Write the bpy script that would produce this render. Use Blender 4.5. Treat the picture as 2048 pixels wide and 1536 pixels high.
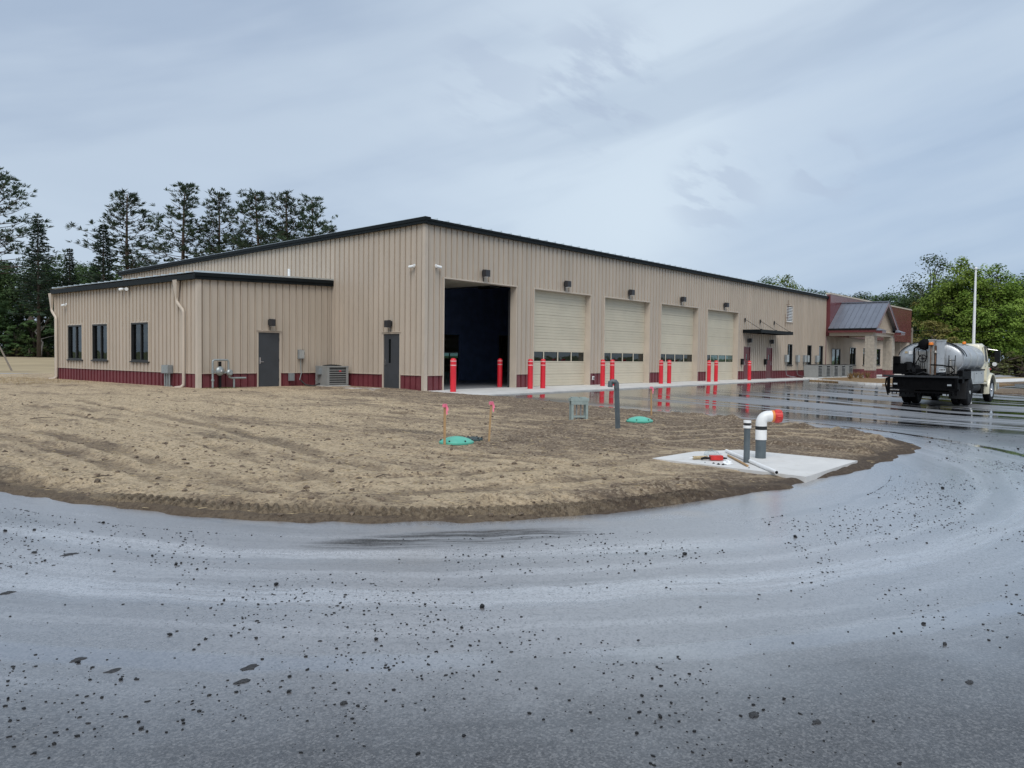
import bpy, math, random
import numpy as np
from mathutils import Vector, Matrix
for o in list(bpy.data.objects): bpy.data.objects.remove(o)
SC = bpy.context.scene
COL = SC.collection
rnd = random.Random(7)

# ------------------------------------------------------------------ camera
CAM = np.array([-20.3619, -21.3287, 1.3087]); FPX = 1583.55
YAW, PITCH, ROLL = 0.6981, -0.0347, 0.0117
Fv = np.array([math.cos(YAW)*math.cos(PITCH), math.sin(YAW)*math.cos(PITCH), math.sin(PITCH)])
Rv = np.array([math.sin(YAW), -math.cos(YAW), 0.0]); Uv = np.cross(Rv, Fv)
cr, sr = math.cos(ROLL), math.sin(ROLL)
ex, ey = cr*Rv+sr*Uv, -sr*Rv+cr*Uv
cd = bpy.data.cameras.new('camera'); cam = bpy.data.objects.new('camera', cd); COL.objects.link(cam)
cam.matrix_world = Matrix(((ex[0], ey[0], -Fv[0], CAM[0]), (ex[1], ey[1], -Fv[1], CAM[1]), (ex[2], ey[2], -Fv[2], CAM[2]), (0, 0, 0, 1)))
cd.sensor_width = 36.0; cd.lens = 36.0*FPX/2048.0; cd.clip_end = 6000.0; cd.clip_start = 0.05
SC.camera = cam

def ray(px, py):
    a, b = px-1024, py-768
    x, y = cr*a+sr*b, -sr*a+cr*b
    return Fv+Rv*x/FPX-Uv*y/FPX
def onZ(px, py, z=0.0): d = ray(px, py); return CAM+d*(z-CAM[2])/d[2]
def onY(px, py, y=0.0): d = ray(px, py); return CAM+d*(y-CAM[1])/d[1]
def onX(px, py, x=0.0): d = ray(px, py); return CAM+d*(x-CAM[0])/d[0]

# ------------------------------------------------------------------ node helpers
def newmat(name):
    m = bpy.data.materials.new(name); m.use_nodes = True
    nt = m.node_tree; nt.nodes.clear(); return m, nt
class NT:
    def __init__(s, nt): s.nt = nt
    def n(s, t, **k):
        x = s.nt.nodes.new(t)
        for a, b in k.items(): setattr(x, a, b)
        return x
    def set(s, sock, v):
        if isinstance(v, bpy.types.NodeSocket): s.nt.links.new(v, sock)
        elif v is not None:
            if sock.type == 'RGBA' and not hasattr(v, '__len__'): v = (v, v, v, 1)
            if sock.type == 'RGBA' and len(v) == 3: v = (*v, 1)
            sock.default_value = v
    def m(s, op, a, b=None, c=None, clamp=False):
        x = s.n('ShaderNodeMath', operation=op, use_clamp=clamp)
        for i, v in enumerate((a, b, c)):
            if v is not None: s.set(x.inputs[i], v)
        return x.outputs[0]
    def vm(s, op, a, b=None):
        x = s.n('ShaderNodeVectorMath', operation=op)
        s.set(x.inputs[0], a)
        if b is not None: s.set(x.inputs[1], b)
        return x.outputs['Value'] if op in ('DOT_PRODUCT', 'LENGTH', 'DISTANCE') else x.outputs[0]
    def mix(s, f, a, b, bt='MIX'):
        x = s.n('ShaderNodeMix', data_type='RGBA', blend_type=bt)
        s.set(x.inputs[0], f); s.set(x.inputs[6], a); s.set(x.inputs[7], b); return x.outputs[2]
    def noise(s, vec, scale, detail=3, rough=.5, dim='3D', out=0):
        x = s.n('ShaderNodeTexNoise', noise_dimensions=dim)
        if vec is not None: s.set(x.inputs['Vector'], vec)
        x.inputs['Scale'].default_value = scale; x.inputs['Detail'].default_value = detail; x.inputs['Roughness'].default_value = rough
        return x.outputs[out]
    def ss(s, v, a, b):
        x = s.n('ShaderNodeMapRange', interpolation_type='SMOOTHSTEP')
        s.set(x.inputs[0], v); x.inputs[1].default_value = a; x.inputs[2].default_value = b; return x.outputs[0]
    def comb(s, x, y, z):
        c = s.n('ShaderNodeCombineXYZ')
        for i, v in enumerate((x, y, z)): s.set(c.inputs[i], v)
        return c.outputs[0]
    def sep(s, v):
        c = s.n('ShaderNodeSeparateXYZ'); s.set(c.inputs[0], v); return c.outputs
    def bump(s, h, strength, dist=.02):
        b = s.n('ShaderNodeBump'); s.set(b.inputs['Height'], h); b.inputs['Strength'].default_value = strength; b.inputs['Distance'].default_value = dist
        return b.outputs[0]

# ------------------------------------------------------------------ world, sun, exposure
W = bpy.data.worlds.new('World'); SC.world = W; W.use_nodes = True
W.node_tree.nodes.clear(); N = NT(W.node_tree)
SUN_EL, SUN_AZ = math.radians(52), math.radians(218)      # azimuth measured from +X, counter-clockwise
sky = N.n('ShaderNodeTexSky', sky_type='NISHITA'); sky.sun_disc = False
sky.sun_elevation = SUN_EL; sky.sun_rotation = math.radians(90)-SUN_AZ
bg1 = N.n('ShaderNodeBackground'); N.set(bg1.inputs[0], sky.outputs[0]); bg1.inputs[1].default_value = .10
tc = N.n('ShaderNodeTexCoord'); D = N.vm('NORMALIZE', tc.outputs['Generated'])
dx, dy, dz = N.sep(D)
def sdir(px, py): d = ray(px, py); d = d/np.linalg.norm(d); return tuple(d)
def blob(px, py, a, b): return N.ss(N.vm('DOT_PRODUCT', D, sdir(px, py)), math.cos(math.radians(a)), math.cos(math.radians(b)))
# cloud deck seen as a layer overhead: direction projected on a high plane, so bands flatten towards the horizon
inv = N.m('DIVIDE', 1.0, N.m('ADD', N.m('MAXIMUM', dz, 0.0), .16))
P = N.comb(N.m('MULTIPLY', dx, inv), N.m('MULTIPLY', dy, inv), 0.0)
rot = N.n('ShaderNodeMapping'); N.set(rot.inputs[0], P); rot.inputs['Rotation'].default_value = (0, 0, math.radians(28)); rot.inputs['Scale'].default_value = (.45, 1.0, 1)
big = N.noise(rot.outputs[0], .8, 4, .45); med = N.noise(rot.outputs[0], 2.2, 5, .5)
c = N.mix(N.ss(big, .36, .66), (.365, .455, .585), (.535, .635, .75))
c = N.mix(N.m('MULTIPLY', N.ss(med, .45, .75), .35), c, (.60, .695, .79))
c = N.mix(N.m('MULTIPLY', blob(1480, 200, 26, 2), .50), c, (.66, .75, .845))
c = N.mix(N.m('MULTIPLY', blob(1180, 275, 13, 1), .55), c, (.66, .765, .85))
c = N.mix(N.m('MULTIPLY', blob(1960, 560, 22, 3), .75), c, (.335, .445, .61))
c = N.mix(N.m('MULTIPLY', blob(60, 180, 24, 3), .55), c, (.36, .445, .58))
c = N.mix(N.m('MULTIPLY', blob(700, 40, 26, 4), .35), c, (.40, .485, .62))
az = N.m('ARCTAN2', dy, dx)
bn = N.noise(N.comb(N.m('MULTIPLY', az, 1.3), N.m('ADD', N.m('MULTIPLY', dz, 6.5), N.m('MULTIPLY', az, 1.6)), 2.0), 1.0, 5, .5)
c = N.mix(N.m('MULTIPLY', N.ss(bn, .40, .62), .45), c, (.60, .695, .79)); c = N.mix(N.m('MULTIPLY', N.m('SUBTRACT', 1.0, N.ss(bn, .36, .50)), .40), c, (.33, .42, .555))
rw = N.n('ShaderNodeMapping'); N.set(rw.inputs[0], P); rw.inputs['Rotation'].default_value = (0, 0, math.radians(52)); rw.inputs['Scale'].default_value = (.65, 1.6, 1)
wis = N.noise(rw.outputs[0], 4.2, 8, .58)
wm = N.m('MAXIMUM', N.m('MULTIPLY', blob(1195, 165, 5.5, 1.5), .9), N.m('MAXIMUM', N.m('MULTIPLY', blob(1430, 378, 4, .8), .7), N.m('MULTIPLY', blob(1650, 338, 3, .6), .7)))
wm = N.m('MAXIMUM', wm, N.m('MULTIPLY', blob(980, 150, 5, 1), .5))
c = N.mix(N.m('MULTIPLY', N.m('MULTIPLY', N.ss(wis, .45, .58), wm), .62), c, (.40, .475, .605))
bg2 = N.n('ShaderNodeBackground'); N.set(bg2.inputs[0], c); bg2.inputs[1].default_value = .74
ms = N.n('ShaderNodeMixShader'); ms.inputs[0].default_value = .94
N.nt.links.new(bg1.outputs[0], ms.inputs[1]); N.nt.links.new(bg2.outputs[0], ms.inputs[2])
wo = N.n('ShaderNodeOutputWorld'); N.nt.links.new(ms.outputs[0], wo.inputs[0])
sd = bpy.data.lights.new('sun', 'SUN'); sd.energy = 1.5; sd.angle = math.radians(40); sd.color = (1, .965, .92)
sun = bpy.data.objects.new('sun', sd); COL.objects.link(sun)
sv = Vector((math.cos(SUN_EL)*math.cos(SUN_AZ), math.cos(SUN_EL)*math.sin(SUN_AZ), math.sin(SUN_EL)))
sun.rotation_euler = sv.to_track_quat('Z', 'Y').to_euler()
SC.view_settings.view_transform = 'Standard'; SC.view_settings.look = 'None'; SC.view_settings.gamma = 1; SC.view_settings.exposure = 0.56
SC.view_settings.use_curve_mapping = False

# ------------------------------------------------------------------ ground height
def sst(t): t = np.clip(t, 0, 1); return t*t*(3-2*t)
def rdist(x, y, x0, x1, y0, y1):
    return np.hypot(np.maximum(np.maximum(x0-x, x-x1), 0), np.maximum(np.maximum(y0-y, y-y1), 0))
def G(x, y):
    x = np.asarray(x, float); y = np.asarray(y, float)
    d = np.minimum(rdist(x, y, -5.86, 0, 5.54, 18.4), rdist(x, y, 0, 68.5, 0, 24.8))
    k = sst((x+4)/14.0)
    e = np.clip(d-2.5, 0, None)
    low = -(1-k)*.0128*np.minimum(e, 27) - k*.033*np.minimum(e, 13)
    dep = (x-CAM[0])*Fv[0]+(y-CAM[1])*Fv[1]
    rise = sst((dep-50)/35.0)*sst((d-10)/25.0)
    return low*(1-rise)+.65*rise
def gz(x, y): return float(G(x, y))
def onG(px, py):
    z = 0.0
    for i in range(60): p = onZ(px, py, z); z = .5*z+.5*gz(p[0], p[1])
    return p

# value noise
_rng = np.random.RandomState(3); _T = _rng.rand(256, 256)
def vnoise(x, y):
    xi = np.floor(x).astype(int); yi = np.floor(y).astype(int); fx = x-xi; fy = y-yi
    fx = fx*fx*(3-2*fx); fy = fy*fy*(3-2*fy); t = lambda a, b: _T[a & 255, b & 255]
    return (t(xi, yi)*(1-fx)+t(xi+1, yi)*fx)*(1-fy)+(t(xi, yi+1)*(1-fx)+t(xi+1, yi+1)*fx)*fy
def fbm(x, y, o=4):
    s = 0; a = 1; w = 0
    for i in range(o): s = s+a*vnoise(x+i*17.3, y+i*9.1); w += a; a *= .5; x = x*2.03; y = y*2.03
    return s/w

# ------------------------------------------------------------------ mesh builder
def V3(*a): return Vector(a)
class MB:
    def __init__(s): s.v = []; s.f = []
    def add(s, vs, fs):
        b = len(s.v); s.v += [tuple(v) for v in vs]; s.f += [tuple(i+b for i in f) for f in fs]; return s
    def quad(s, *p): return s.add(p, [tuple(range(len(p)))])
    def box(s, x0, x1, y0, y1, z0, z1):
        return s.add([(x0, y0, z0), (x1, y0, z0), (x1, y1, z0), (x0, y1, z0), (x0, y0, z1), (x1, y0, z1), (x1, y1, z1), (x0, y1, z1)],
                     [(3, 2, 1, 0), (4, 5, 6, 7), (0, 1, 5, 4), (1, 2, 6, 5), (2, 3, 7, 6), (3, 0, 4, 7)])
    def cyl(s, p0, p1, r0, r1=None, n=10, caps=True):
        r1 = r0 if r1 is None else r1
        p0 = Vector(p0); p1 = Vector(p1); d = (p1-p0).normalized()
        a = d.cross(Vector((0, 0, 1)) if abs(d.z) < .95 else Vector((1, 0, 0))).normalized(); b = d.cross(a)
        vs = []
        for p, r in ((p0, r0), (p1, r1)):
            for i in range(n):
                t = 2*math.pi*i/n; vs.append(p+a*(math.cos(t)*r)+b*(math.sin(t)*r))
        fs = [(i, n+i, n+(i+1) % n, (i+1) % n) for i in range(n)]
        if caps: fs += [tuple(range(n)), tuple(range(2*n-1, n-1, -1))]
        return s.add(vs, fs)
    def tube(s, pts, r, n=8):
        pts = [Vector(p) for p in pts]; vs = []; a = None
        for k, p in enumerate(pts):
            d = (pts[min(k+1, len(pts)-1)]-pts[max(k-1, 0)]).normalized()
            if a is None: a = d.cross(Vector((0, 0, 1)) if abs(d.z) < .9 else Vector((1, 0, 0))).normalized()
            a = (a-d*a.dot(d)).normalized(); b = d.cross(a)
            rr = r[k] if hasattr(r, '__len__') else r
            for i in range(n):
                t = 2*math.pi*i/n; vs.append(p+a*(math.cos(t)*rr)+b*(math.sin(t)*rr))
        fs = []
        for k in range(len(pts)-1):
            for i in range(n): fs.append((k*n+i, k*n+(i+1) % n, (k+1)*n+(i+1) % n, (k+1)*n+i))
        m = (len(pts)-1)*n
        fs += [tuple(range(n-1, -1, -1)), tuple(range(m, m+n))]
        return s.add(vs, fs)
    def lathe(s, prof, n=20, M=None):
        vs = []; fs = []
        for r, z in prof:
            for i in range(n):
                t = 2*math.pi*i/n; p = Vector((r*math.cos(t), r*math.sin(t), z)); vs.append(M @ p if M else p)
        for k in range(len(prof)-1):
            for i in range(n): fs.append((k*n+i, k*n+(i+1) % n, (k+1)*n+(i+1) % n, (k+1)*n+i))
        m = (len(prof)-1)*n
        if prof[0][0] > 0: fs.append(tuple(range(n-1, -1, -1)))
        if prof[-1][0] > 0: fs.append(tuple(range(m, m+n)))
        return s.add(vs, fs)
    def prism(s, poly, f0, f1):
        n = len(poly); a = [f0(*p) for p in poly]; b = [f1(*p) for p in poly]
        return s.add(a+b, [tuple(range(n-1, -1, -1)), tuple(range(n, 2*n))]+[(i, (i+1) % n, n+(i+1) % n, n+i) for i in range(n)])
    def build(s, name, mat, parent=None, smooth=False, loc=None, fix=True):
        me = bpy.data.meshes.new(name); me.from_pydata(s.v, [], s.f)
        if smooth:
            me.polygons.foreach_set('use_smooth', [True]*len(me.polygons)); me.set_sharp_from_angle(angle=math.radians(38))
        me.update()
        return mkobj(name, me, mat, parent, loc)
def mkobj(name, me, mat, parent=None, loc=None):
    o = bpy.data.objects.new(name, me); COL.objects.link(o)
    if mat and not me.materials: me.materials.append(mat)
    if parent: o.parent = parent
    if loc is not None: o.location = loc
    return o
def empty(name, loc=(0, 0, 0), rz=0.0):
    o = bpy.data.objects.new(name, None); COL.objects.link(o); o.location = loc; o.rotation_euler = (0, 0, rz); o.empty_display_size = .1; return o
def tag(o, label, cat, group=None):
    o['label'] = label; o['category'] = cat
    if group: o['group'] = group
    return o
def kind(o, k): o['kind'] = k; return o
def copy_tree(o, parent=None):
    c = o.copy(); COL.objects.link(c); c.parent = parent
    for ch in [q for q in o.children]: copy_tree(ch, c)
    return c

# ------------------------------------------------------------------ materials
def simple(name, col, rough=.5, metal=0.0, var=.12, scale=6.0, bump=0.0, bscale=60.0, spec=.5, coat=0.0, stretch=None, dirt=None):
    m, nt = newmat(name); n = NT(nt)
    b = n.n('ShaderNodeBsdfPrincipled'); o = n.n('ShaderNodeOutputMaterial'); nt.links.new(b.outputs[0], o.inputs[0])
    geo = n.n('ShaderNodeNewGeometry'); p = geo.outputs['Position']
    if stretch: p = n.vm('MULTIPLY', p, stretch)
    f = n.noise(p, scale, 5, .6)
    lo = tuple(x*(1-var) for x in col); hi = tuple(min(1, x*(1+var)) for x in col)
    cc = n.mix(n.ss(f, .3, .7), lo, hi)
    if dirt:
        f2 = n.noise(p, scale*2.7, 6, .65); cc = n.mix(n.m('MULTIPLY', n.ss(f2, .52, .75), dirt[0]), cc, dirt[1])
    oi = n.n('ShaderNodeObjectInfo'); hv = n.n('ShaderNodeHueSaturation'); n.set(hv.inputs['Color'], cc); n.set(hv.inputs['Value'], n.m('ADD', .955, n.m('MULTIPLY', oi.outputs['Random'], .09))); cc = hv.outputs[0]
    n.set(b.inputs['Base Color'], cc); b.inputs['Metallic'].default_value = metal
    n.set(b.inputs['Roughness'], n.m('ADD', rough-.06, n.m('MULTIPLY', f, .12)))
    b.inputs['Specular IOR Level'].default_value = spec
    if coat: b.inputs['Coat Weight'].default_value = coat; b.inputs['Coat Roughness'].default_value = .1
    if bump: n.set(b.inputs['Normal'], n.bump(n.noise(geo.outputs['Position'], bscale, 4, .6), bump, .01))
    return m
M = {}
M['tan'] = simple('tan_metal', (.475, .402, .325), .42, 0, .05, 1.3, .04, 3, stretch=(1, 1, .3), dirt=(.10, (.38, .32, .255)))
M['tantrim'] = simple('tan_trim', (.515, .44, .36), .4, 0, .05, 1.2)
M['maroon'] = simple('maroon_metal', (.155, .034, .042), .40, 0, .10, 1.5, .03, 3, dirt=(.22, (.20, .10, .08)))
M['maroonpanel'] = simple('maroon_panel', (.155, .046, .050), .22, 0, .07, 1.0)
M['dark'] = simple('dark_trim', (.006, .009, .0105), .55, 0, .15, 2, spec=.2)
M['roofgrey'] = simple('roof_grey', (.20, .215, .255), .34, .4, .06, 1.5)
M['galv'] = simple('galvalume', (.62, .66, .67), .3, .7, .1, 3)
M['doortan'] = simple('door_tan', (.57, .515, .40), .42, 0, .04, 1.2, dirt=(.08, (.42, .38, .28)))
M['greydoor'] = simple('charcoal_door', (.045, .05, .057), .42, 0, .08, 2)
M['reddoor'] = simple('maroon_door', (.13, .03, .035), .45, 0, .08, 2)
M['black'] = simple('black_metal', (.008, .008, .009), .5, 0, .2, 6, spec=.25)
M['frame'] = simple('window_frame', (.012, .013, .014), .4, 0, .15, 4)
M['bronze'] = simple('bronze_lamp', (.03, .03, .034), .45, 0, .15, 6)
M['white'] = simple('white_plastic', (.78, .79, .79), .4, 0, .05, 8)
M['red'] = simple('red_sleeve', (.62, .018, .032), .36, 0, .06, 3)
M['refl'] = simple('reflective_band', (.78, .48, .46), .35, 0, .06, 5)
M['conc'] = simple('concrete', (.56, .55, .525), .75, 0, .10, 1.6, .25, 45, dirt=(.45, (.40, .38, .35)))
M['concslab'] = simple('concrete_pad', (.62, .61, .59), .7, 0, .06, 2.2, .2, 60, dirt=(.5, (.44, .40, .34)))
M['floor'] = simple('shop_floor', (.36, .37, .38), .3, 0, .08, 1.0)
M['navy'] = simple('navy_partition', (.16, .22, .42), .6, 0, .15, 2)
M['steel'] = simple('dark_steel', (.03, .032, .036), .55, .2, .15, 4)
M['grey'] = simple('grey_box', (.26, .28, .29), .42, .2, .08, 6)
M['meter'] = simple('galvanised_pipe', (.33, .36, .36), .42, .5, .12, 12)
M['ac'] = simple('ac_cabinet', (.27, .275, .265), .5, .1, .06, 4)
M['acdark'] = simple('ac_coil', (.05, .052, .05), .7, 0, .2, 30)
M['pvcgrey'] = simple('grey_pvc', (.085, .105, .115), .5, 0, .12, 8)
M['pvcwhite'] = simple('white_pvc', (.80, .80, .79), .35, 0, .05, 8, dirt=(.12, (.5, .46, .4)))
M['rubber'] = simple('black_rubber', (.012, .012, .013), .6, 0, .2, 10)
M['redcap'] = simple('red_cap', (.55, .03, .025), .4, 0, .18, 14)
M['orange'] = simple('orange_strap', (.75, .25, .05), .5, 0, .1, 8)
M['lidgreen'] = simple('green_lid', (.10, .43, .32), .42, 0, .10, 5, dirt=(.35, (.25, .32, .24)))
M['liddark'] = simple('dark_lid', (.03, .05, .048), .5, 0, .25, 9, dirt=(.3, (.2, .16, .12)))
M['wood'] = simple('stake_wood', (.40, .25, .12), .7, 0, .2, 14, stretch=(8, 8, 1))
M['woodgrey'] = simple('weathered_pole', (.20, .17, .14), .8, 0, .2, 8, stretch=(6, 6, 1))
M['pink'] = simple('pink_tape', (.85, .20, .30), .5, 0, .06, 10)
M['stone'] = simple('split_stone', (.43, .385, .32), .85, 0, .12, 5, .5, 30)
M['stonered'] = simple('red_stone', (.17, .05, .05), .85, 0, .25, 5, .8, 30)
M['pedestal'] = simple('pedestal_green', (.30, .36, .34), .5, .1, .12, 10)
M['chrome'] = simple('chrome', (.75, .75, .76), .16, 1, .05, 8)
M['tank'] = simple('tank_aluminium', (.46, .475, .49), .36, .5, .12, 2.2, .05, 5, dirt=(.65, (.17, .168, .162)))
M['tanks'] = simple('steel_duct', (.38, .36, .33), .42, .6, .18, 4, dirt=(.5, (.20, .15, .11)))
M['tar'] = simple('tarred_black', (.003, .003, .0035), .62, 0, .4, 9, .6, 25, spec=.08)
M['cream'] = simple('cream_paint', (.72, .68, .53), .3, 0, .04, 2, coat=.4, dirt=(.15, (.5, .45, .35)))
M['toolbox'] = simple('toolbox_grey', (.43, .45, .45), .4, .2, .06, 3)
M['tyre'] = simple('tyre', (.007, .007, .008), .65, 0, .2, 12, spec=.15)
M['beacon'] = simple('amber_beacon', (.80, .22, .02), .25, 0, .08, 9)
M['rust'] = simple('rusty_steel', (.18, .10, .06), .6, .2, .3, 8)
M['mulch'] = simple('mulch', (.20, .125, .055), .9, 0, .45, 9, 1, 40)
M['grassfar'] = simple('field', (.115, .125, .045), .9, 0, .35, .25, .6, 5)
M['drygrass'] = simple('dry_field', (.33, .26, .155), .9, 0, .22, .35, .6, 5, stretch=(.3, 1, 1))
M['road'] = simple('far_road', (.30, .31, .33), .5, 0, .12, .3)
M['bark'] = simple('bark', (.075, .058, .045), .9, 0, .35, 6, stretch=(3, 3, .5))
M['barkdead'] = simple('dead_bark', (.20, .185, .17), .9, 0, .25, 6)
M['pinebark'] = simple('pine_bark', (.10, .072, .055), .9, 0, .35, 6, stretch=(3, 3, .5))
M['crumb'] = simple('asphalt_crumb', (.011, .011, .012), .55, 0, .4, 60, spec=.3)
M['flake'] = simple('asphalt_flake', (.028, .028, .03), .6, 0, .5, 45, 1, 120)
M['clod'] = simple('soil_clod', (.14, .105, .075), .95, 0, .45, 30)
M['straw'] = simple('straw', (.42, .33, .20), .9, 0, .35, 40)

def glassmat(name, tint, ior=1.5, rough=.02):
    m, nt = newmat(name); n = NT(nt)
    t = n.n('ShaderNodeBsdfTransparent'); t.inputs[0].default_value = (*tint, 1)
    g = n.n('ShaderNodeBsdfGlossy'); g.inputs['Roughness'].default_value = rough; g.inputs[0].default_value = (1, 1, 1, 1)
    geo = n.n('ShaderNodeNewGeometry'); f0 = ((ior-1)/(ior+1))**2*1.8
    cs = n.m('ABSOLUTE', n.vm('DOT_PRODUCT', geo.outputs['Normal'], geo.outputs['Incoming']))
    fr = n.m('ADD', f0, n.m('MULTIPLY', n.m('POWER', n.m('SUBTRACT', 1.0, cs, clamp=True), 5.0), 1-f0))
    n.set(g.inputs['Normal'], n.bump(n.noise(geo.outputs['Position'], 1.3, 2), .06, .05))
    mx = n.n('ShaderNodeMixShader'); nt.links.new(fr, mx.inputs[0]); nt.links.new(t.outputs[0], mx.inputs[1]); nt.links.new(g.outputs[0], mx.inputs[2])
    o = n.n('ShaderNodeOutputMaterial'); nt.links.new(mx.outputs[0], o.inputs[0]); return m
M['glass'] = glassmat('window_glass', (.30, .40, .37), 1.5)
M['clear'] = glassmat('clear_glass', (.8, .85, .85), 1.45)

def foliage(name, c0, c1, c2, scale=.55):
    m, nt = newmat(name); n = NT(nt)
    b = n.n('ShaderNodeBsdfPrincipled'); o = n.n('ShaderNodeOutputMaterial')
    geo = n.n('ShaderNodeNewGeometry'); oi = n.n('ShaderNodeObjectInfo')
    f = n.noise(geo.outputs['Position'], scale, 3, .6)
    cc = n.mix(n.ss(f, .33, .68), c0, c1)
    cc = n.mix(n.m('MULTIPLY', n.ss(n.noise(geo.outputs['Position'], 5, 2), .5, .75), .6), cc, c2)
    hs = n.n('ShaderNodeHueSaturation'); n.set(hs.inputs['Color'], cc)
    n.set(hs.inputs['Value'], n.m('ADD', .78, n.m('MULTIPLY', oi.outputs['Random'], .45)))
    n.set(hs.inputs['Hue'], n.m('ADD', .488, n.m('MULTIPLY', oi.outputs['Random'], .02)))
    n.set(b.inputs['Base Color'], hs.outputs[0]); b.inputs['Roughness'].default_value = .65; b.inputs['Specular IOR Level'].default_value = .25
    tr = n.n('ShaderNodeBsdfTranslucent'); n.set(tr.inputs[0], hs.outputs[0])
    mx = n.n('ShaderNodeMixShader'); mx.inputs[0].default_value = .25
    nt.links.new(b.outputs[0], mx.inputs[1]); nt.links.new(tr.outputs[0], mx.inputs[2]); nt.links.new(mx.outputs[0], o.inputs[0]); return m
M['needle'] = foliage('pine_needles', (.034, .056, .036), (.066, .098, .055), (.095, .12, .07))
M['spruce'] = foliage('spruce_needles', (.014, .030, .022), (.032, .054, .032), (.05, .075, .045))
M['leaf'] = foliage('maple_leaves', (.10, .165, .022), (.20, .285, .045), (.25, .33, .07))
M['leafdark'] = foliage('dark_leaves', (.035, .068, .024), (.075, .125, .040), (.11, .16, .055))
M['leafyel'] = foliage('turning_leaves', (.17, .16, .045), (.26, .23, .07), (.28, .21, .09))
M['weed'] = foliage('weeds', (.07, .09, .03), (.14, .15, .05), (.22, .19, .09), 2.0)

# asphalt: wet film in rings round the island (wheel paths) and paver-lane stripes in the lot
def asphalt():
    m, nt = newmat('wet_asphalt'); n = NT(nt)
    b = n.n('ShaderNodeBsdfPrincipled'); o = n.n('ShaderNodeOutputMaterial'); nt.links.new(b.outputs[0], o.inputs[0])
    geo = n.n('ShaderNodeNewGeometry'); p = geo.outputs['Position']; x, y, z = n.sep(p)
    ax, ay = n.m('ADD', x, 10.5), n.m('ADD', y, 11.5)
    r = n.m('SQRT', n.m('ADD', n.m('MULTIPLY', ax, ax), n.m('MULTIPLY', ay, ay)))
    th = n.m('ARCTAN2', ay, ax)
    wob = n.m('MULTIPLY', n.m('SUBTRACT', n.noise(p, .55, 4, .6), .5), .55)
    rw = n.m('ADD', r, wob)
    pol = n.comb(n.m('MULTIPLY', rw, 2.6), n.m('MULTIPLY', th, 1.6), 0.0)
    streak = n.noise(pol, 1.0, 6, .6)
    pol2 = n.comb(n.m('MULTIPLY', rw, 11.0), n.m('MULTIPLY', th, 5.0), 3.0)
    streak2 = n.noise(pol2, 1.0, 5, .65)
    blot = n.noise(p, .35, 3, .5)
    fine = n.noise(p, 70, 3, .6); grit = n.noise(p, 105, 2, .6)
    # wet film amount in the foreground (0 damp and rough, 1 water film)
    def band(c, w, src=rw): return n.m('SUBTRACT', 1.0, n.ss(n.m('ABSOLUTE', n.m('SUBTRACT', src, c)), w*.45, w))
    rr = n.m('ADD', r, n.m('MULTIPLY', n.m('SUBTRACT', n.noise(p, 1.6, 4, .6), .5), .16))
    pud = n.m('MULTIPLY', band(9.78, .15, rr), n.ss(n.noise(p, .9, 3), .30, .42))
    film = n.m('MULTIPLY', n.ss(streak, .40, .66), .55)
    film = n.m('MAXIMUM', film, n.m('MULTIPLY', band(8.72, .34), n.ss(streak2, .33, .55)))
    film = n.m('MAXIMUM', film, n.m('MULTIPLY', band(7.75, .22), .7))
    film = n.m('MAXIMUM', film, n.m('MULTIPLY', n.ss(n.m('SUBTRACT', x, n.m('MULTIPLY', y, .9)), .8, 5.5), .75))
    # lot stripes
    mp = n.n('ShaderNodeMapping'); n.set(mp.inputs[0], p); mp.inputs['Rotation'].default_value = (0, 0, math.radians(-79))
    u, v, _ = n.sep(mp.outputs[0])     # u along the lane, v across
    vv = n.m('ADD', v, n.m('MULTIPLY', n.m('SUBTRACT', n.noise(p, .30, 3), .5), .9))
    lane = n.noise(n.comb(n.m('MULTIPLY', u, .045), n.m('MULTIPLY', vv, .62), 0.0), 1.0, 5, .62)
    lane2 = n.noise(n.comb(n.m('MULTIPLY', u, .12), n.m('MULTIPLY', vv, 2.6), 5.0), 1.0, 4, .6)
    ls = n.m('ADD', n.m('MULTIPLY', lane, .7), n.m('MULTIPLY', lane2, .3))
    lot = n.m('MULTIPLY', n.ss(n.m('ADD', x, n.m('MULTIPLY', n.noise(p, .25, 3), 5)), .2, 5.0), n.ss(n.m('ADD', n.m('MULTIPLY', n.noise(p, .4, 3), 2.5), y), -21.0, -17.0))
    near = n.ss(y, -9.0, -5.0)
    dry = n.m('MULTIPLY', n.ss(ls, .485, .52), n.m('SUBTRACT', 1.0, n.m('MULTIPLY', near, .85)))
    rough_lot = n.m('ADD', .03, n.m('MULTIPLY', dry, .40))
    rough_fg = n.m('SUBTRACT', n.m('ADD', .40, n.m('MULTIPLY', n.ss(r, 9.7, 11.5), .08)), n.m('MULTIPLY', film, .14))
    rough_fg = n.m('ADD', rough_fg, n.m('MULTIPLY', n.m('SUBTRACT', n.m('ADD', n.m('MULTIPLY', blot, .5), n.m('MULTIPLY', streak, .5)), .5), .30))
    rough_fg = n.m('SUBTRACT', rough_fg, n.m('MULTIPLY', pud, .26))
    # porous dry patch next to the island
    ca, sa = math.cos(math.radians(-34)), math.sin(math.radians(-34))
    px_, py_ = n.m('ADD', x, 15.45), n.m('ADD', y, 16.55)
    pu = n.m('ADD', n.m('MULTIPLY', px_, ca), n.m('MULTIPLY', py_, sa)); pv = n.m('SUBTRACT', n.m('MULTIPLY', py_, ca), n.m('MULTIPLY', px_, sa))
    el = n.m('ADD', n.m('POWER', n.m('ABSOLUTE', n.m('DIVIDE', pu, 1.35)), 2), n.m('POWER', n.m('ABSOLUTE', n.m('DIVIDE', pv, .30)), 2))
    patch = n.m('MULTIPLY', n.m('SUBTRACT', 1.0, n.ss(el, .3, 1.25)), n.ss(streak2, .36, .60))
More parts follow.
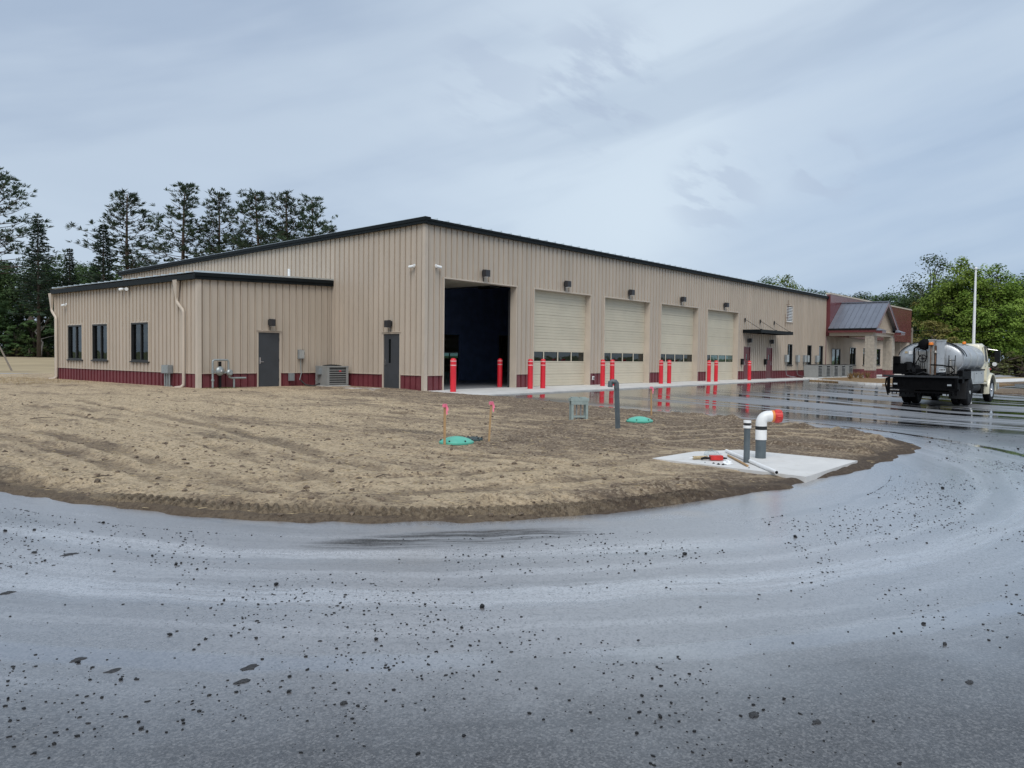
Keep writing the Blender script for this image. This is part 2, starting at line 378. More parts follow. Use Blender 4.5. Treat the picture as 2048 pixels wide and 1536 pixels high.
    rough_fg = n.m('ADD', rough_fg, n.m('MULTIPLY', patch, .40))
    rough = n.m('ADD', n.m('MULTIPLY', rough_lot, lot), n.m('MULTIPLY', rough_fg, n.m('SUBTRACT', 1.0, lot)))
    rough = n.m('ADD', rough, n.m('MULTIPLY', n.m('SUBTRACT', fine, .5), .06), clamp=True)
    n.set(b.inputs['Roughness'], rough)
    base = n.mix(n.ss(fine, .35, .7), (.040, .040, .043), (.105, .104, .108))
    base = n.mix(n.m('MULTIPLY', n.ss(grit, .58, .72), .7), base, (.20, .195, .19))
    base = n.mix(n.m('MULTIPLY', n.m('MULTIPLY', lot, n.m('SUBTRACT', 1.0, dry)), .95), base, (.006, .0062, .007)); base = n.mix(n.m('MULTIPLY', n.m('MULTIPLY', lot, dry), .8), base, (.20, .205, .22))  # dry lanes paler than wet ones, lightened further to carry sky sheen

    painted_sheen = n.m('MULTIPLY', n.m('SUBTRACT', 1.0, n.ss(n.m('ADD', rw, n.m('MULTIPLY', n.m('SUBTRACT', n.noise(p, 1.3, 6, .7), .5), 1.4)), 9.2, 10.7)), n.m('SUBTRACT', 1.0, n.m('MULTIPLY', lot, .9)))  # base colour brightened around the island to stand for reflected sky
    base = n.mix(n.m('MULTIPLY', painted_sheen, n.m('ADD', .45, n.m('MULTIPLY', n.ss(blot, .35, .65), .45))), base, (.235, .232, .243))
    sheen_streak = n.m('MULTIPLY', band(7.62, .20), n.m('SUBTRACT', 1.0, n.ss(th, -2.15, -1.85)))  # pale streaks painted into the base colour in place of water sheen
    sheen_streak = n.m('MAXIMUM', sheen_streak, n.m('MULTIPLY', band(8.66, .26), .75)); sheen_streak = n.m('MAXIMUM', sheen_streak, n.m('MULTIPLY', band(8.15, .10), .6)); sheen_streak = n.m('MAXIMUM', sheen_streak, n.m('MULTIPLY', band(9.30, .09), .35))
    sheen_streak = n.m('MAXIMUM', sheen_streak, n.m('MULTIPLY', n.ss(streak, .52, .68), .6))
    sheen_streak = n.m('MULTIPLY', n.m('MULTIPLY', sheen_streak, n.m('ADD', .35, n.m('MULTIPLY', n.ss(streak2, .36, .60), .65))), n.m('SUBTRACT', 1.0, n.m('MAXIMUM', lot, n.ss(r, 9.9, 10.6))))
    base = n.mix(n.m('MULTIPLY', sheen_streak, .85), base, (.44, .445, .465))
    dk = n.m('MULTIPLY', n.m('SUBTRACT', 1.0, n.ss(streak, .34, .46)), .45); base = n.mix(n.m('MULTIPLY', dk, n.m('SUBTRACT', 1.0, sheen_streak)), base, (.030, .030, .032))
    agg = n.noise(p, 38, 5, .8); base = n.mix(n.m('MULTIPLY', n.ss(agg, .52, .62), .60), base, (.016, .016, .018))
    base = n.mix(n.m('MULTIPLY', patch, .85), base, (.022, .022, .020))
    chip = n.n('ShaderNodeTexVoronoi'); n.set(chip.inputs['Vector'], p); chip.inputs['Scale'].default_value = 92; cv = n.sep(chip.outputs['Color'])[0]
    base = n.mix(n.m('MULTIPLY', n.ss(cv, .72, .95), .28), base, (.27, .265, .26)); base = n.mix(n.m('MULTIPLY', n.m('SUBTRACT', 1.0, n.ss(cv, .05, .30)), .55), base, (.014, .014, .015))
    # fine sand washed from the island on to the asphalt beside it
    sand = n.m('MULTIPLY', n.m('SUBTRACT', 1.0, n.ss(rw, 6.3, 7.0)), n.ss(n.noise(p, 2.2, 4), .42, .62))
    base = n.mix(n.m('MULTIPLY', sand, .55), base, (.26, .20, .14))
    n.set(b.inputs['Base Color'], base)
    spec = n.m('ADD', .30, n.m('MULTIPLY', n.m('MAXIMUM', n.m('SUBTRACT', 1.0, lot), dry), .70))
    spec = n.m('SUBTRACT', spec, n.m('MULTIPLY', patch, .75), clamp=True)
    n.set(b.inputs['Specular IOR Level'], spec); damp_far = n.ss(n.m('ADD', rw, n.m('MULTIPLY', n.m('SUBTRACT', n.noise(p, 1.1, 5, .65), .5), 1.6)), 9.5, 11.3)
    n.set(b.inputs['Coat Weight'], n.m('MULTIPLY', n.m('SUBTRACT', 1.0, n.m('MULTIPLY', damp_far, .85)), n.m('MULTIPLY', n.m('MAXIMUM', n.m('SUBTRACT', 1.0, lot), dry), n.m('SUBTRACT', 1.0, patch)))); cw = b.inputs['Coat Weight'].links[0].from_socket; n.set(b.inputs['Coat Weight'], n.m('MAXIMUM', cw, pud)); n.set(b.inputs['Specular IOR Level'], n.m('SUBTRACT', spec, n.m('MULTIPLY', n.m('MULTIPLY', damp_far, n.m('SUBTRACT', 1.0, lot)), .55), clamp=True)); b.inputs['Coat IOR'].default_value = 2.05; b.inputs['IOR'].default_value = 1.6; n.set(b.inputs['Coat Roughness'], n.m('SUBTRACT', rough, .08, clamp=True))
    bs = n.m('ADD', n.m('MULTIPLY', fine, .7), n.m('MULTIPLY', grit, .5))
    bn = n.n('ShaderNodeBump'); n.set(bn.inputs['Height'], bs); bn.inputs['Distance'].default_value = .004
    n.set(bn.inputs['Strength'], n.m('MULTIPLY', rough, 1.3)); n.set(b.inputs['Normal'], bn.outputs[0])
    return m
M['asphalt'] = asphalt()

def soil(name, dark=0.0):
    m, nt = newmat(name); n = NT(nt)
    b = n.n('ShaderNodeBsdfPrincipled'); o = n.n('ShaderNodeOutputMaterial'); nt.links.new(b.outputs[0], o.inputs[0])
    geo = n.n('ShaderNodeNewGeometry'); p = geo.outputs['Position']; x, y, z = n.sep(p)
    mp = n.n('ShaderNodeMapping'); n.set(mp.inputs[0], p); mp.inputs['Rotation'].default_value = (0, 0, math.radians(47)); mp.inputs['Scale'].default_value = (1, .22, 1)
    drag = n.noise(mp.outputs[0], 3.4, 8, .72)
    drag2 = n.noise(mp.outputs[0], .8, 4, .6)
    blot = n.noise(p, .42, 8, .68); fine = n.noise(p, 26, 6, .75)
    # the soil itself is sandier towards the annex and darker loam towards the drive
    grad = n.ss(n.m('ADD', n.m('MULTIPLY', x, .8), n.m('MULTIPLY', y, -.45)), -7.0, 3.0)
    a = n.m('ADD', n.m('MULTIPLY', drag, .45), n.m('ADD', n.m('MULTIPLY', blot, .40), n.m('MULTIPLY', drag2, .30)))
    f = n.ss(n.m('SUBTRACT', a, n.m('MULTIPLY', grad, .15)), .43, .60)
    c = n.mix(f, (.185, .136, .096), (.56, .435, .285))
    damp = n.ss(n.noise(mp.outputs[0], .62, 6, .65), .60, .70)
    c = n.mix(n.m('MULTIPLY', damp, .65), c, (.075, .06, .05))
    c = n.mix(n.m('MULTIPLY', n.ss(fine, .50, .66), .70), c, (.085, .064, .048))
    c = n.mix(n.m('MULTIPLY', n.ss(n.noise(p, 55, 3, .6), .60, .70), .55), c, (.50, .42, .31))
    mid = n.noise(p, 7.5, 6, .72); c = n.mix(n.m('MULTIPLY', n.ss(mid, .50, .66), .55), c, (.12, .09, .068)); c = n.mix(n.m('MULTIPLY', n.ss(n.noise(p, 11, 5, .7), .54, .68), .40), c, (.50, .40, .27))
    peb = n.n('ShaderNodeTexVoronoi'); n.set(peb.inputs['Vector'], p); peb.inputs['Scale'].default_value = 30; pc_ = n.sep(peb.outputs['Color'])[0]
    c = n.mix(n.m('MULTIPLY', n.ss(pc_, .70, .95), .40), c, (.62, .51, .37)); c = n.mix(n.m('MULTIPLY', n.m('SUBTRACT', 1.0, n.ss(pc_, .06, .34)), .50), c, (.085, .064, .048))
    if dark: c = n.mix(dark, c, (.05, .038, .03))
    else:
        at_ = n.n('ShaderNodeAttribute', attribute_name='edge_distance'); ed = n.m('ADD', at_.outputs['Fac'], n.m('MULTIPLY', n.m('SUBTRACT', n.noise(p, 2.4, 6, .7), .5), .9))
        ru = n.n('ShaderNodeAttribute', attribute_name='rut_distance'); rq = n.m('ADD', ru.outputs['Fac'], n.m('MULTIPLY', n.m('SUBTRACT', n.noise(p, 4.5, 6, .75), .5), .35))
        c = n.mix(n.m('MULTIPLY', n.m('SUBTRACT', 1.0, n.ss(rq, .10, .24)), n.m('MULTIPLY', n.ss(n.noise(p, .7, 3), .40, .60), .55)), c, (.13, .097, .07))
        c = n.mix(n.m('MULTIPLY', n.m('MULTIPLY', n.ss(rq, .18, .27), n.m('SUBTRACT', 1.0, n.ss(rq, .30, .42))), .45), c, (.56, .445, .30))
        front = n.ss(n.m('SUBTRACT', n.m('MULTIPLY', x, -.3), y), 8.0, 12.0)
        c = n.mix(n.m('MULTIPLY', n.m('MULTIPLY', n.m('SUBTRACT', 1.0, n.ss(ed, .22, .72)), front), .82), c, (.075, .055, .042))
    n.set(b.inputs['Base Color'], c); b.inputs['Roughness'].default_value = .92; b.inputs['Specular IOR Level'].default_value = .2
    hb = n.m('ADD', n.m('MULTIPLY', drag, .5), n.m('ADD', n.m('MULTIPLY', fine, .5), n.m('MULTIPLY', n.noise(p, 9, 5, .7), 1.2)))
    n.set(b.inputs['Normal'], n.bump(hb, 1.0, .06)); return m
M['soil'] = soil('bare_soil'); M['soildark'] = soil('pressed_soil', .62); M['berm'] = soil('loose_soil', .2)

# ================================================================== SETTING
def grid(name, xs, ys, zf, mat, keep=None, smooth=True):
    xs = np.asarray(xs, float); ys = np.asarray(ys, float); X, Y = np.meshgrid(xs, ys); Z = zf(X, Y)
    nx, ny = len(xs), len(ys); vs = np.stack([X, Y, Z], -1).reshape(-1, 3)
    i = np.arange(nx*ny).reshape(ny, nx); f = np.stack([i[:-1, :-1], i[:-1, 1:], i[1:, 1:], i[1:, :-1]], -1).reshape(-1, 4)
    if keep is not None:
        k = keep(X, Y); kk = k.reshape(-1)[f].any(1); f = f[kk]
        used = np.unique(f); mp = -np.ones(len(vs), int); mp[used] = np.arange(len(used)); vs = vs[used]; f = mp[f]
    me = bpy.data.meshes.new(name); me.from_pydata(vs.tolist(), [], f.tolist())
    if smooth: me.polygons.foreach_set('use_smooth', [True]*len(me.polygons))
    me.update(); return mkobj(name, me, mat)
def spread(a, b, c, d, fine, far): # non-uniform line positions
    return np.unique(np.round(np.concatenate([np.linspace(a, b, far), np.arange(b, c, fine), np.linspace(c, d, far)]), 4))

xs = np.concatenate([-np.geomspace(2500, 70, 24), np.arange(-64, 150, 3.0), np.geomspace(156, 2500, 22)])
ys = np.concatenate([-np.geomspace(2500, 70, 24), np.arange(-64, 150, 3.0), np.geomspace(156, 2500, 22)])
kind(grid('field', xs, ys, lambda X, Y: G(X, Y)-.12, M['grassfar']), 'structure')
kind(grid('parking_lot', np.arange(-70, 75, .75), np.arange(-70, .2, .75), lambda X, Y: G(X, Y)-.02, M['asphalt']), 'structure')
# dry field and road on the far left
kind(grid('dry_field', np.arange(-70, 60, 2.0), np.arange(26, 112, 2.0), lambda X, Y: G(X, Y)-.06, M['drygrass']), 'structure')
kind(grid('road', np.arange(-70, 30, 2.0), np.arange(30.5, 41, 1.5), lambda X, Y: G(X, Y)-.035, M['road']), 'structure')

# soil island outline (world metres)
OUT = [onG(*q)[:2] for q in [(0, 985), (200, 1014), (450, 1036), (800, 1046), (1100, 1036), (1350, 1012), (1550, 980), (1700, 948)]]
OUT += [(-6.6, -18.0), (-5.4, -18.0), (-4.5, -17.7), (-3.8, -17.05), (-3.2, -16.1), (-2.65, -14.9), (-2.05, -12.9), (-1.95, -10.8), (-1.6, -8.9), (-.9, -6.5), (-.45, -4.2), (-.75, -3.2), (-.6, -1.4), (-.1, .4), (1.2, 1.5)]
OUT = [np.array(q) for q in OUT]
def catmull(P, k=10):
    o = []
    for i in range(len(P)-1):
        p0, p1, p2, p3 = P[max(i-1, 0)], P[i], P[i+1], P[min(i+2, len(P)-1)]
        for t in np.arange(k)/k: o.append(.5*((2*p1)+(-p0+p2)*t+(2*p0-5*p1+4*p2-p3)*t*t+(-p0+3*p1-3*p2+p3)*t**3))
    o.append(P[-1]); return np.array(o)
EDGE = catmull(OUT, 8)
LEFT = [(-18.3, -8), (-19.4, -2), (-21.5, 8), (-25, 22), (-27, 30)][::-1]
POLY = np.concatenate([np.array(LEFT+[]), EDGE, np.array([(4, 8), (4, 30)])])
def sdf(X, Y, poly=POLY):
    d = np.full(X.shape, 1e9); ins = np.zeros(X.shape, bool); n = len(poly)
    for i in range(n):
        a, b = poly[i], poly[(i+1) % n]; e = b-a; L = e@e
        t = np.clip(((X-a[0])*e[0]+(Y-a[1])*e[1])/max(L, 1e-9), 0, 1)
        d = np.minimum(d, np.hypot(X-a[0]-t*e[0], Y-a[1]-t*e[1]))
        c = ((a[1] > Y) != (b[1] > Y)); 
        ins ^= c & (X < (b[0]-a[0])*(Y-a[1])/(b[1]-a[1] if b[1] != a[1] else 1e-9)+a[0])
    return np.where(ins, d, -d)
PADC = [onG(*q) for q in [(1305, 920), (1437, 897), (1715, 927), (1612, 962)]]
TRK = []
for pts in [[(-60, 835), (180, 890), (430, 965), (620, 1010)], [(-60, 858), (150, 912), (380, 985)], [(60, 815), (330, 870), (640, 960), (800, 1012)], [(160, 805), (430, 858), (760, 945)], [(560, 1000), (900, 985), (1250, 962), (1560, 945)], [(520, 968), (880, 955), (1220, 930), (1400, 905)],
            [(250, 800), (620, 822), (960, 838), (1230, 845)], [(300, 790), (680, 806), (1000, 818)], [(700, 900), (1050, 925), (1350, 958), (1620, 965)], [(1340, 880), (1550, 872), (1750, 888)], [(1330, 862), (1540, 858), (1700, 868)]]:
    TRK.append(catmull([onG(*q)[:2] for q in pts], 6))
def rutd(X, Y):
    d = np.full(X.shape, 9.0)
    for P_ in TRK:
        for a, b in zip(P_[:-1], P_[1:]):
            e = b-a; t = np.clip(((X-a[0])*e[0]+(Y-a[1])*e[1])/max(e@e, 1e-9), 0, 1); d = np.minimum(d, np.hypot(X-a[0]-t*e[0], Y-a[1]-t*e[1]))
    return d
def soil_h(X, Y):
    s = sdf(X, Y); s = s+(fbm(X*2.2, Y*2.2, 4)-.5)*.30
    g = G(X, Y)
    A = math.radians(47); u = X*math.cos(A)+Y*math.sin(A); v = -X*math.sin(A)+Y*math.cos(A)
    h = (fbm(u*1.7, v*.5, 4)-.5)*.075+(fbm(X*5, Y*5, 3)-.5)*.045+(fbm(X*.5, Y*.5, 3)-.5)*.05
    nearb = np.minimum(rdist(X, Y, -5.86, 0, 5.54, 18.4), rdist(X, Y, 0, 68.5, 0, 24.8))
    h = h*sst(nearb/2.0+.15)
    front = sst((-X*.3-Y-9)/4)   # the berm the tyres pushed up along the drive
    lip = front*(.085+.11*(fbm(X*6, Y*6, 3)-.5))*np.exp(-((s-.66)/.17)**2)*sst(fbm(X*1.3+7, Y*1.3, 3)*3-.9)
    rut = -front*.05*np.exp(-((s-.36)/.20)**2)
    prof = -.10+.14*sst((s+.12)/.36)
    pad = np.minimum(np.minimum(*[np.abs(0*X)+9]*2), 9)
    rd = rutd(X, Y)+(fbm(X*3, Y*3, 3)-.5)*.16; on = sst(fbm(X*.6+5, Y*.6, 3)*3-.8)
    h = h-.030*on*sst((.20-rd)/.08)+.024*on*np.exp(-((rd-.27)/.07)**2)*(.4+1.2*fbm(X*7, Y*7, 2))
    z = g+prof+(h+lip+rut)*sst((s-.02)/.4)
    c = np.mean(PADC, 0); dpad = np.hypot((X-c[0])*.8, (Y-c[1]))
    z = np.where(dpad < 1.9, np.minimum(z, g+.02), z)
    return np.where(s > .3, np.maximum(z, g+.004), z)
sx = np.concatenate([np.arange(-28, -19, .5), np.arange(-19, .8, .065), [1.2]]); sy = np.concatenate([np.arange(-18.8, 2.0, .065), np.arange(2.0, 6, .12), np.arange(6, 30.3, .4)])
def skeep(X, Y):
    return (sdf(X, Y) > -.35) & ~((X > -5.7) & (X < 9) & (Y > 5.8) & (Y < 18.2)) & ~((X > .15) & (Y > .15))
soil_o = kind(grid('soil', sx, sy, soil_h, M['soil'], skeep), 'structure')
_co = np.zeros(len(soil_o.data.vertices)*3); soil_o.data.vertices.foreach_get('co', _co); _co = _co.reshape(-1, 3)
_at = soil_o.data.attributes.new('edge_distance', 'FLOAT', 'POINT'); _at.data.foreach_set('value', sdf(_co[:, 0], _co[:, 1]))
_at = soil_o.data.attributes.new('rut_distance', 'FLOAT', 'POINT'); _at.data.foreach_set('value', rutd(_co[:, 0], _co[:, 1]))
# tyre track pressed into the island's edge
def trackstrip(i0, i1, lo, hi, name):
    pts = EDGE[i0:i1]; d = np.gradient(pts, axis=0); L = np.hypot(d[:, 0], d[:, 1]); s = np.concatenate([[0], np.cumsum(np.hypot(*(np.diff(pts, axis=0).T)))])
    S = np.arange(0, s[-1], .014); px = np.interp(S, s, pts[:, 0]); py = np.interp(S, s, pts[:, 1])
    tx, ty = np.gradient(px), np.gradient(py); q = np.hypot(tx, ty); nx_, ny_ = -ty/q, tx/q
    T = np.linspace(0, 1, 22); SS, TT = np.meshgrid(S, T, indexing='ij'); wid = lo+(hi-lo)*TT
    wid = wid+(.05*np.sin(SS*.8)+.06*(fbm(SS*.9, SS*0+4, 3)-.5))
    X = px[:, None]+nx_[:, None]*wid; Y = py[:, None]+ny_[:, None]*wid
    ph = SS/.105+TT*1.5+.3*fbm(SS*3, TT*2, 2)
    tooth = np.clip(np.sin(ph*2*math.pi)*2.2, -1, 1)*.5+.5
    edge = np.clip(np.minimum(TT, 1-TT)*6, 0, 1); fade = sst(fbm(SS*.7+3, SS*0, 3)*3.2-.45)*sst(SS/.5)*sst((s[-1]-SS)/.5)
    Z = G(X, Y)+.030+edge*(.034*tooth*fade)+(fbm(X*20, Y*20, 3)-.5)*.014-.05*(1-edge)
    n0, n1 = X.shape; vs = np.stack([X, Y, Z], -1).reshape(-1, 3); i = np.arange(n0*n1).reshape(n0, n1)
    f = np.stack([i[:-1, :-1], i[1:, :-1], i[1:, 1:], i[:-1, 1:]], -1).reshape(-1, 4)
    me = bpy.data.meshes.new(name); me.from_pydata(vs.tolist(), [], f.tolist()); me.update()
    return mkobj(name, me, M['soildark'], soil_o)
trackstrip(6, 46, .16, .50, 'tyre_track')

# concrete apron in front of the bays, cast in bays
ap = kind(empty('apron'), 'structure')
xe = [-.75, 1.0, 6.0, 11.5, 17.0, 22.4, 27.9, 33.4, 37.0]
def apy(x): return -3.45+max(0, min(1, (x+.75)/33))*1.15
for i in range(len(xe)-1):
    a, b = xe[i]+(.008 if i else 0), xe[i+1]-.008
    y1 = .0 if a > 0 else -.02
    pl = [(a, apy(a)), (b, apy(b)), (b, .28), (a if a > 0 else 0.02, .28)] if i else [(-.75, apy(-.75)), (b, apy(b)), (b, -.02), (-.35, -.02)]
    MB().prism(pl, lambda x, y: (x, y, -.16), lambda x, y: (x, y, .0+.0015*i)).build('slab', M['conc'], ap)
# stoop at the end-wall door
st = [onZ(*q, .0)[:2] for q in [(683, 777.0), (745, 782.5), (803, 781.5)]]
kind(MB().prism([tuple(st[0]), tuple(st[1]), (-.75, 1.25), (-.03, 1.25), (-.03, 2.55)], lambda x, y: (x, y, -.1), lambda x, y: (x, y, .035)).build('door_stoop', M['concslab']), 'structure')
# right-hand kerb island, walks and soil strips
def gpoly(name, pix, mat, h, thick=.12, world=None):
    P = world or [tuple(onG(*q)[:2]) for q in pix]
    return kind(MB().prism(P, lambda x, y: (x, y, gz(x, y)+h-thick), lambda x, y: (x, y, gz(x, y)+h)).build(name, mat), 'structure')
kb = [tuple(onG(1560+a*.1367, 660+b*.1367)[:2]) for a, b in [(430, 741), (620, 749), (850, 765), (1240, 795), (1640, 812)]]+[(onG(1800, 772)[0]+1, onG(1800, 772)[1]-2.4)]
gpoly('planting_bed', None, M['mulch'], .055, .2, world=kb+[(46, -12.5), (52, -9.5), (50.5, -4.6), (42.5, -4.4), (42.0, -2.6), (37.2, -2.2)])
kerb = kind(empty('kerb'), 'structure')
kp = catmull([np.array(q) for q in kb], 4)
for i in range(len(kp)-1):
    a, b = kp[i], kp[i+1]; t = (b-a)/np.hypot(*(b-a)); nn = np.array([t[1], -t[0]]); a = a+t*.01; b = b-t*.01
    pl = [tuple(a), tuple(b), tuple(b-nn*.16), tuple(a-nn*.16)]
    MB().prism(pl, lambda x, y: (x, y, gz(x, y)-.15), lambda x, y: (x, y, gz(x, y)+.11)).build('kerb_stone', M['concslab'], kerb)
gpoly('porch_slab', None, M['conc'], .02, .2, world=[(42.6, -.05), (42.6, -2.55), (42.9, -4.35), (50.3, -4.35), (50.3, -.05)])
gpoly('entrance_walk', None, M['conc'], .02, .2, world=[(50.4, -.05), (50.4, -3.4), (70, -3.4), (70, -.05)])
gpoly('soil_strip', [(1930, 776), (1985, 777.5), (2048, 779.5), (2160, 782), (2160, 793), (2048, 789), (1985, 786.5), (1930, 784)], M['berm'], .05, .3)
gpoly('pale_road', [(1960, 751.2), (2048, 749.8), (2250, 747), (2250, 750), (2048, 753.5), (1960, 754.5)], M['road'], .02, .1)
gpoly('verge', [(1930, 755), (2048, 753.8), (2250, 751), (2250, 753), (2048, 757), (1930, 759)], M['drygrass'], .01, .1)
gpoly('sidewalk', [(1930, 760), (2048, 757), (2250, 752), (2250, 758), (2048, 763), (1930, 767.5)], M['concslab'], .03, .2)
gpoly('soil_verge', [(1930, 768), (2048, 763.2), (2250, 758.3), (2250, 761), (2048, 766.8), (1930, 771)], M['berm'], .02, .2)

# ================================================================== BUILDINGS
R = .3048
PROF = [(0, 0), (.003, -.042), (.030, -.042), (.034, .036), (.056, .036), (.068, 0)]  # recess at each rib foot is added to draw a dark line by occlusion
def wall_panels(parent, org, ud, nd, u0, u1, zb, ztf, openings, mat, name, per=3, off=.03):
    """ribbed sheets standing in the plane through org along ud with outward normal nd; 1 ft ribs, one object per 3 ft sheet"""
    org = Vector(org); ud = Vector(ud); nd = Vector(nd)
    base = u0+off; nr = int(math.ceil((u1-base)/R))+1
    pts = [(u0, 0.0)]
    for k in range(nr):
        for du, h in PROF:
            u = base+k*R+du
            if u0 < u < u1: pts.append((u, h))
    pts.append((u1, 0.0))
    for (a, b, z0, z1) in openings:
        for e in (a, b):
            if u0 < e < u1:
                j = next(i for i in range(len(pts)) if pts[i][0] >= e-1e-6)
                if abs(pts[j][0]-e) > 1e-4:
                    p, q = pts[j-1], pts[j]; t = (e-p[0])/(q[0]-p[0]); pts.insert(j, (e, p[1]+t*(q[1]-p[1])))
    sheets = {}
    for (a, ha), (b, hb) in zip(pts[:-1], pts[1:]):
        if b-a < 1e-6: continue
        mid = (a+b)/2; key = max(0, int((mid-base+.0)//(R*per))); mb = sheets.setdefault(key, MB())
        segs = [(None, None)]; cuts = sorted([(z0, z1) for (x0, x1, z0, z1) in openings if x0-1e-4 <= a and b <= x1+1e-4])
        za, zbn = ztf(a), ztf(b); lo = zb; spans = []
        for z0, z1 in cuts:
            if z0 > lo+1e-4: spans.append((lo, z0))
            lo = max(lo, z1)
        if lo < za-1e-4: spans.append((lo, None))
        for z0, z1 in spans:
            if z0 >= za-1e-4: continue
            A = lambda u, h, z: org+ud*u+nd*h+Vector((0, 0, z))
            t0, t1 = (za, zbn) if z1 is None else (min(z1, za), min(z1, zbn))
            mb.quad(A(a, ha, z0), A(b, hb, z0), A(b, hb, t1), A(a, ha, t0))
    for k in sorted(sheets):
        mb = sheets[k]; groups = {}
        par = list(range(len(mb.f))); seen = {}
        def find(i):
            while par[i] != i: i = par[i]
            return i
        for i, f in enumerate(mb.f):
            for vi in f:
                key = tuple(round(c, 4) for c in mb.v[vi])
                if key in seen: par[find(i)] = find(seen[key])
                else: seen[key] = i
        for i, f in enumerate(mb.f): groups.setdefault(find(i), MB()).quad(*[mb.v[vi] for vi in f])
        for gk in sorted(groups): groups[gk].build(name, mat, parent)

BAYS = [.98+18*R*k for k in range(5)]; BW = 14*R; BH = 4.2266
HM = .5641; HE = 6.15; DE = (1.31, 2.35)
garage = tag(empty('garage_building'), 'long tan ribbed metal garage with five bay doors and maroon base', 'building')
annex = tag(empty('annex_building'), 'low tan metal annex with three windows on its left wall', 'building')
office = tag(empty('office_building'), 'office wing with maroon upper wall and gabled entrance porch on stone piers', 'building')
LW = 43.55
LWIN = [(35.55, 36.5), (39.46, 40.4), (42.02, 42.95)]
RD = [(28.2, 29.2), (31.85, 32.85)]
LOUV = (35.14, 36.43, 3.96, 5.19)
op = [(b, b+BW, -.1, BH) for b in BAYS]+[(a, b, -.1, 2.12) for a, b in RD]+[(a, b, .93, 2.42) for a, b in LWIN]+[LOUV]
wall_panels(garage, (0, 0, 0), (1, 0, 0), (0, -1, 0), .10, LW-.08, HM, lambda u: HE+.02, op, M['tan'], 'wall_panel')
wall_panels(garage, (0, .004, 0), (1, 0, 0), (0, -1, 0), .10, LW-.08, -.02, lambda u: HM-.006, op, M['maroon'], 'base_panel')
RKS = .0208; zr = lambda y: 6.19-RKS*y
wall_panels(garage, (0, 0, 0), (0, 1, 0), (-1, 0, 0), .10, 24.8, HM, lambda u: zr(u), [(DE[0], DE[1], -.1, 2.178), (5.6, 18.35, -.1, 3.9)], M['tan'], 'wall_panel')
wall_panels(garage, (.004, 0, 0), (0, 1, 0), (-1, 0, 0), .10, 24.8, -.02, lambda u: HM-.006, [(DE[0], DE[1], -.1, 2.178), (5.5, 18.4, -.1, 3.9)], M['maroon'], 'base_panel')
# rear wall with a second bay door that lets daylight in
RB = (23.3, 27.57)
wall_panels(garage, (0, 24.8, 0), (1, 0, 0), (0, 1, 0), 0, LW, -.02, lambda u: zr(24.8), [(RB[0], RB[1], -.1, 4.2)], M['tan'], 'wall_panel', 9)
wall_panels(garage, (LW, 0, 0), (0, 1, 0), (1, 0, 0), 0.05, 24.8, 3.0, lambda u: zr(u), [], M['tan'], 'wall_panel', 9)
MB().box(-.045, .115, -.045, .115, -.02, HE+.02).build('corner_trim', M['tantrim'], garage)
MB().box(LW-.085, LW+.06, -.05, .1, -.02, HE+.1).build('corner_trim', M['maroonpanel'], garage)
def flash(parent, u0, u1, cuts, fn):
    lo = u0
    for a, b in sorted(cuts)+[(u1, u1)]:
        if a-.06 > lo+.05: fn(lo, a-.06 if a < u1 else a).build('base_flashing', M['tantrim'], parent)
        lo = max(lo, b+.06)
flash(garage, .12, LW-.1, [(b, b+BW) for b in BAYS]+RD, lambda a, b: MB().box(a, b, -.040, .02, HM-.010, HM+.008))
flash(garage, .12, 5.5, [DE], lambda a, b: MB().box(-.040, .02, a, b, HM-.010, HM+.008))
# roof: standing seam sheets 2 ft wide, eave fascia, rake trim
def zroof(y): return 6.345-RKS*y
nrs = int((LW+.2)/(2*R))
for k in range(nrs+1):
    a = -.12+k*2*R; b = min(a+2*R, LW+.08)
    if b-a < .05: continue
    mb = MB(); mb.quad((a, -.13, zroof(-.13)), (b, -.13, zroof(-.13)), (b, 24.95, zroof(24.95)), (a, 24.95, zroof(24.95)))
    mb.add([(a-.022, -.13, zroof(0)), (a+.022, -.13, zroof(0)), (a+.012, -.13, zroof(0)+.065), (a-.012, -.13, zroof(0)+.065),
            (a-.022, 24.9, zroof(24.9)), (a+.022, 24.9, zroof(24.9)), (a+.012, 24.9, zroof(24.9)+.065), (a-.012, 24.9, zroof(24.9)+.065)],
           [(0, 1, 2, 3), (1, 5, 6, 2), (3, 2, 6, 7), (0, 3, 7, 4)])
    mb.build('roof_panel', M['galv'], garage)
mb = MB(); mb.box(-.14, LW+.06, -.150, -.052, HE-.01, HE+.115); mb.box(-.14, LW+.06, -.175, -.045, HE+.115, zroof(0)-.008); mb.build('eave_trim', M['dark'], garage)
mb = MB(); mb.prism([(-.18, zr(-.18)-.03), (25.0, zr(25)-.03), (25.0, zr(25)+.185), (-.18, zr(-.18)+.185)], lambda y, z: (-.15, y, z), lambda y, z: (-.046, y, z))
mb.prism([(-.19, zr(-.19)+.07), (25.02, zr(25)+.07), (25.02, zr(25)+.195), (-.19, zr(-.19)+.195)], lambda y, z: (-.175, y, z), lambda y, z: (.10, y, z)); mb.build('rake_trim', M['dark'], garage)
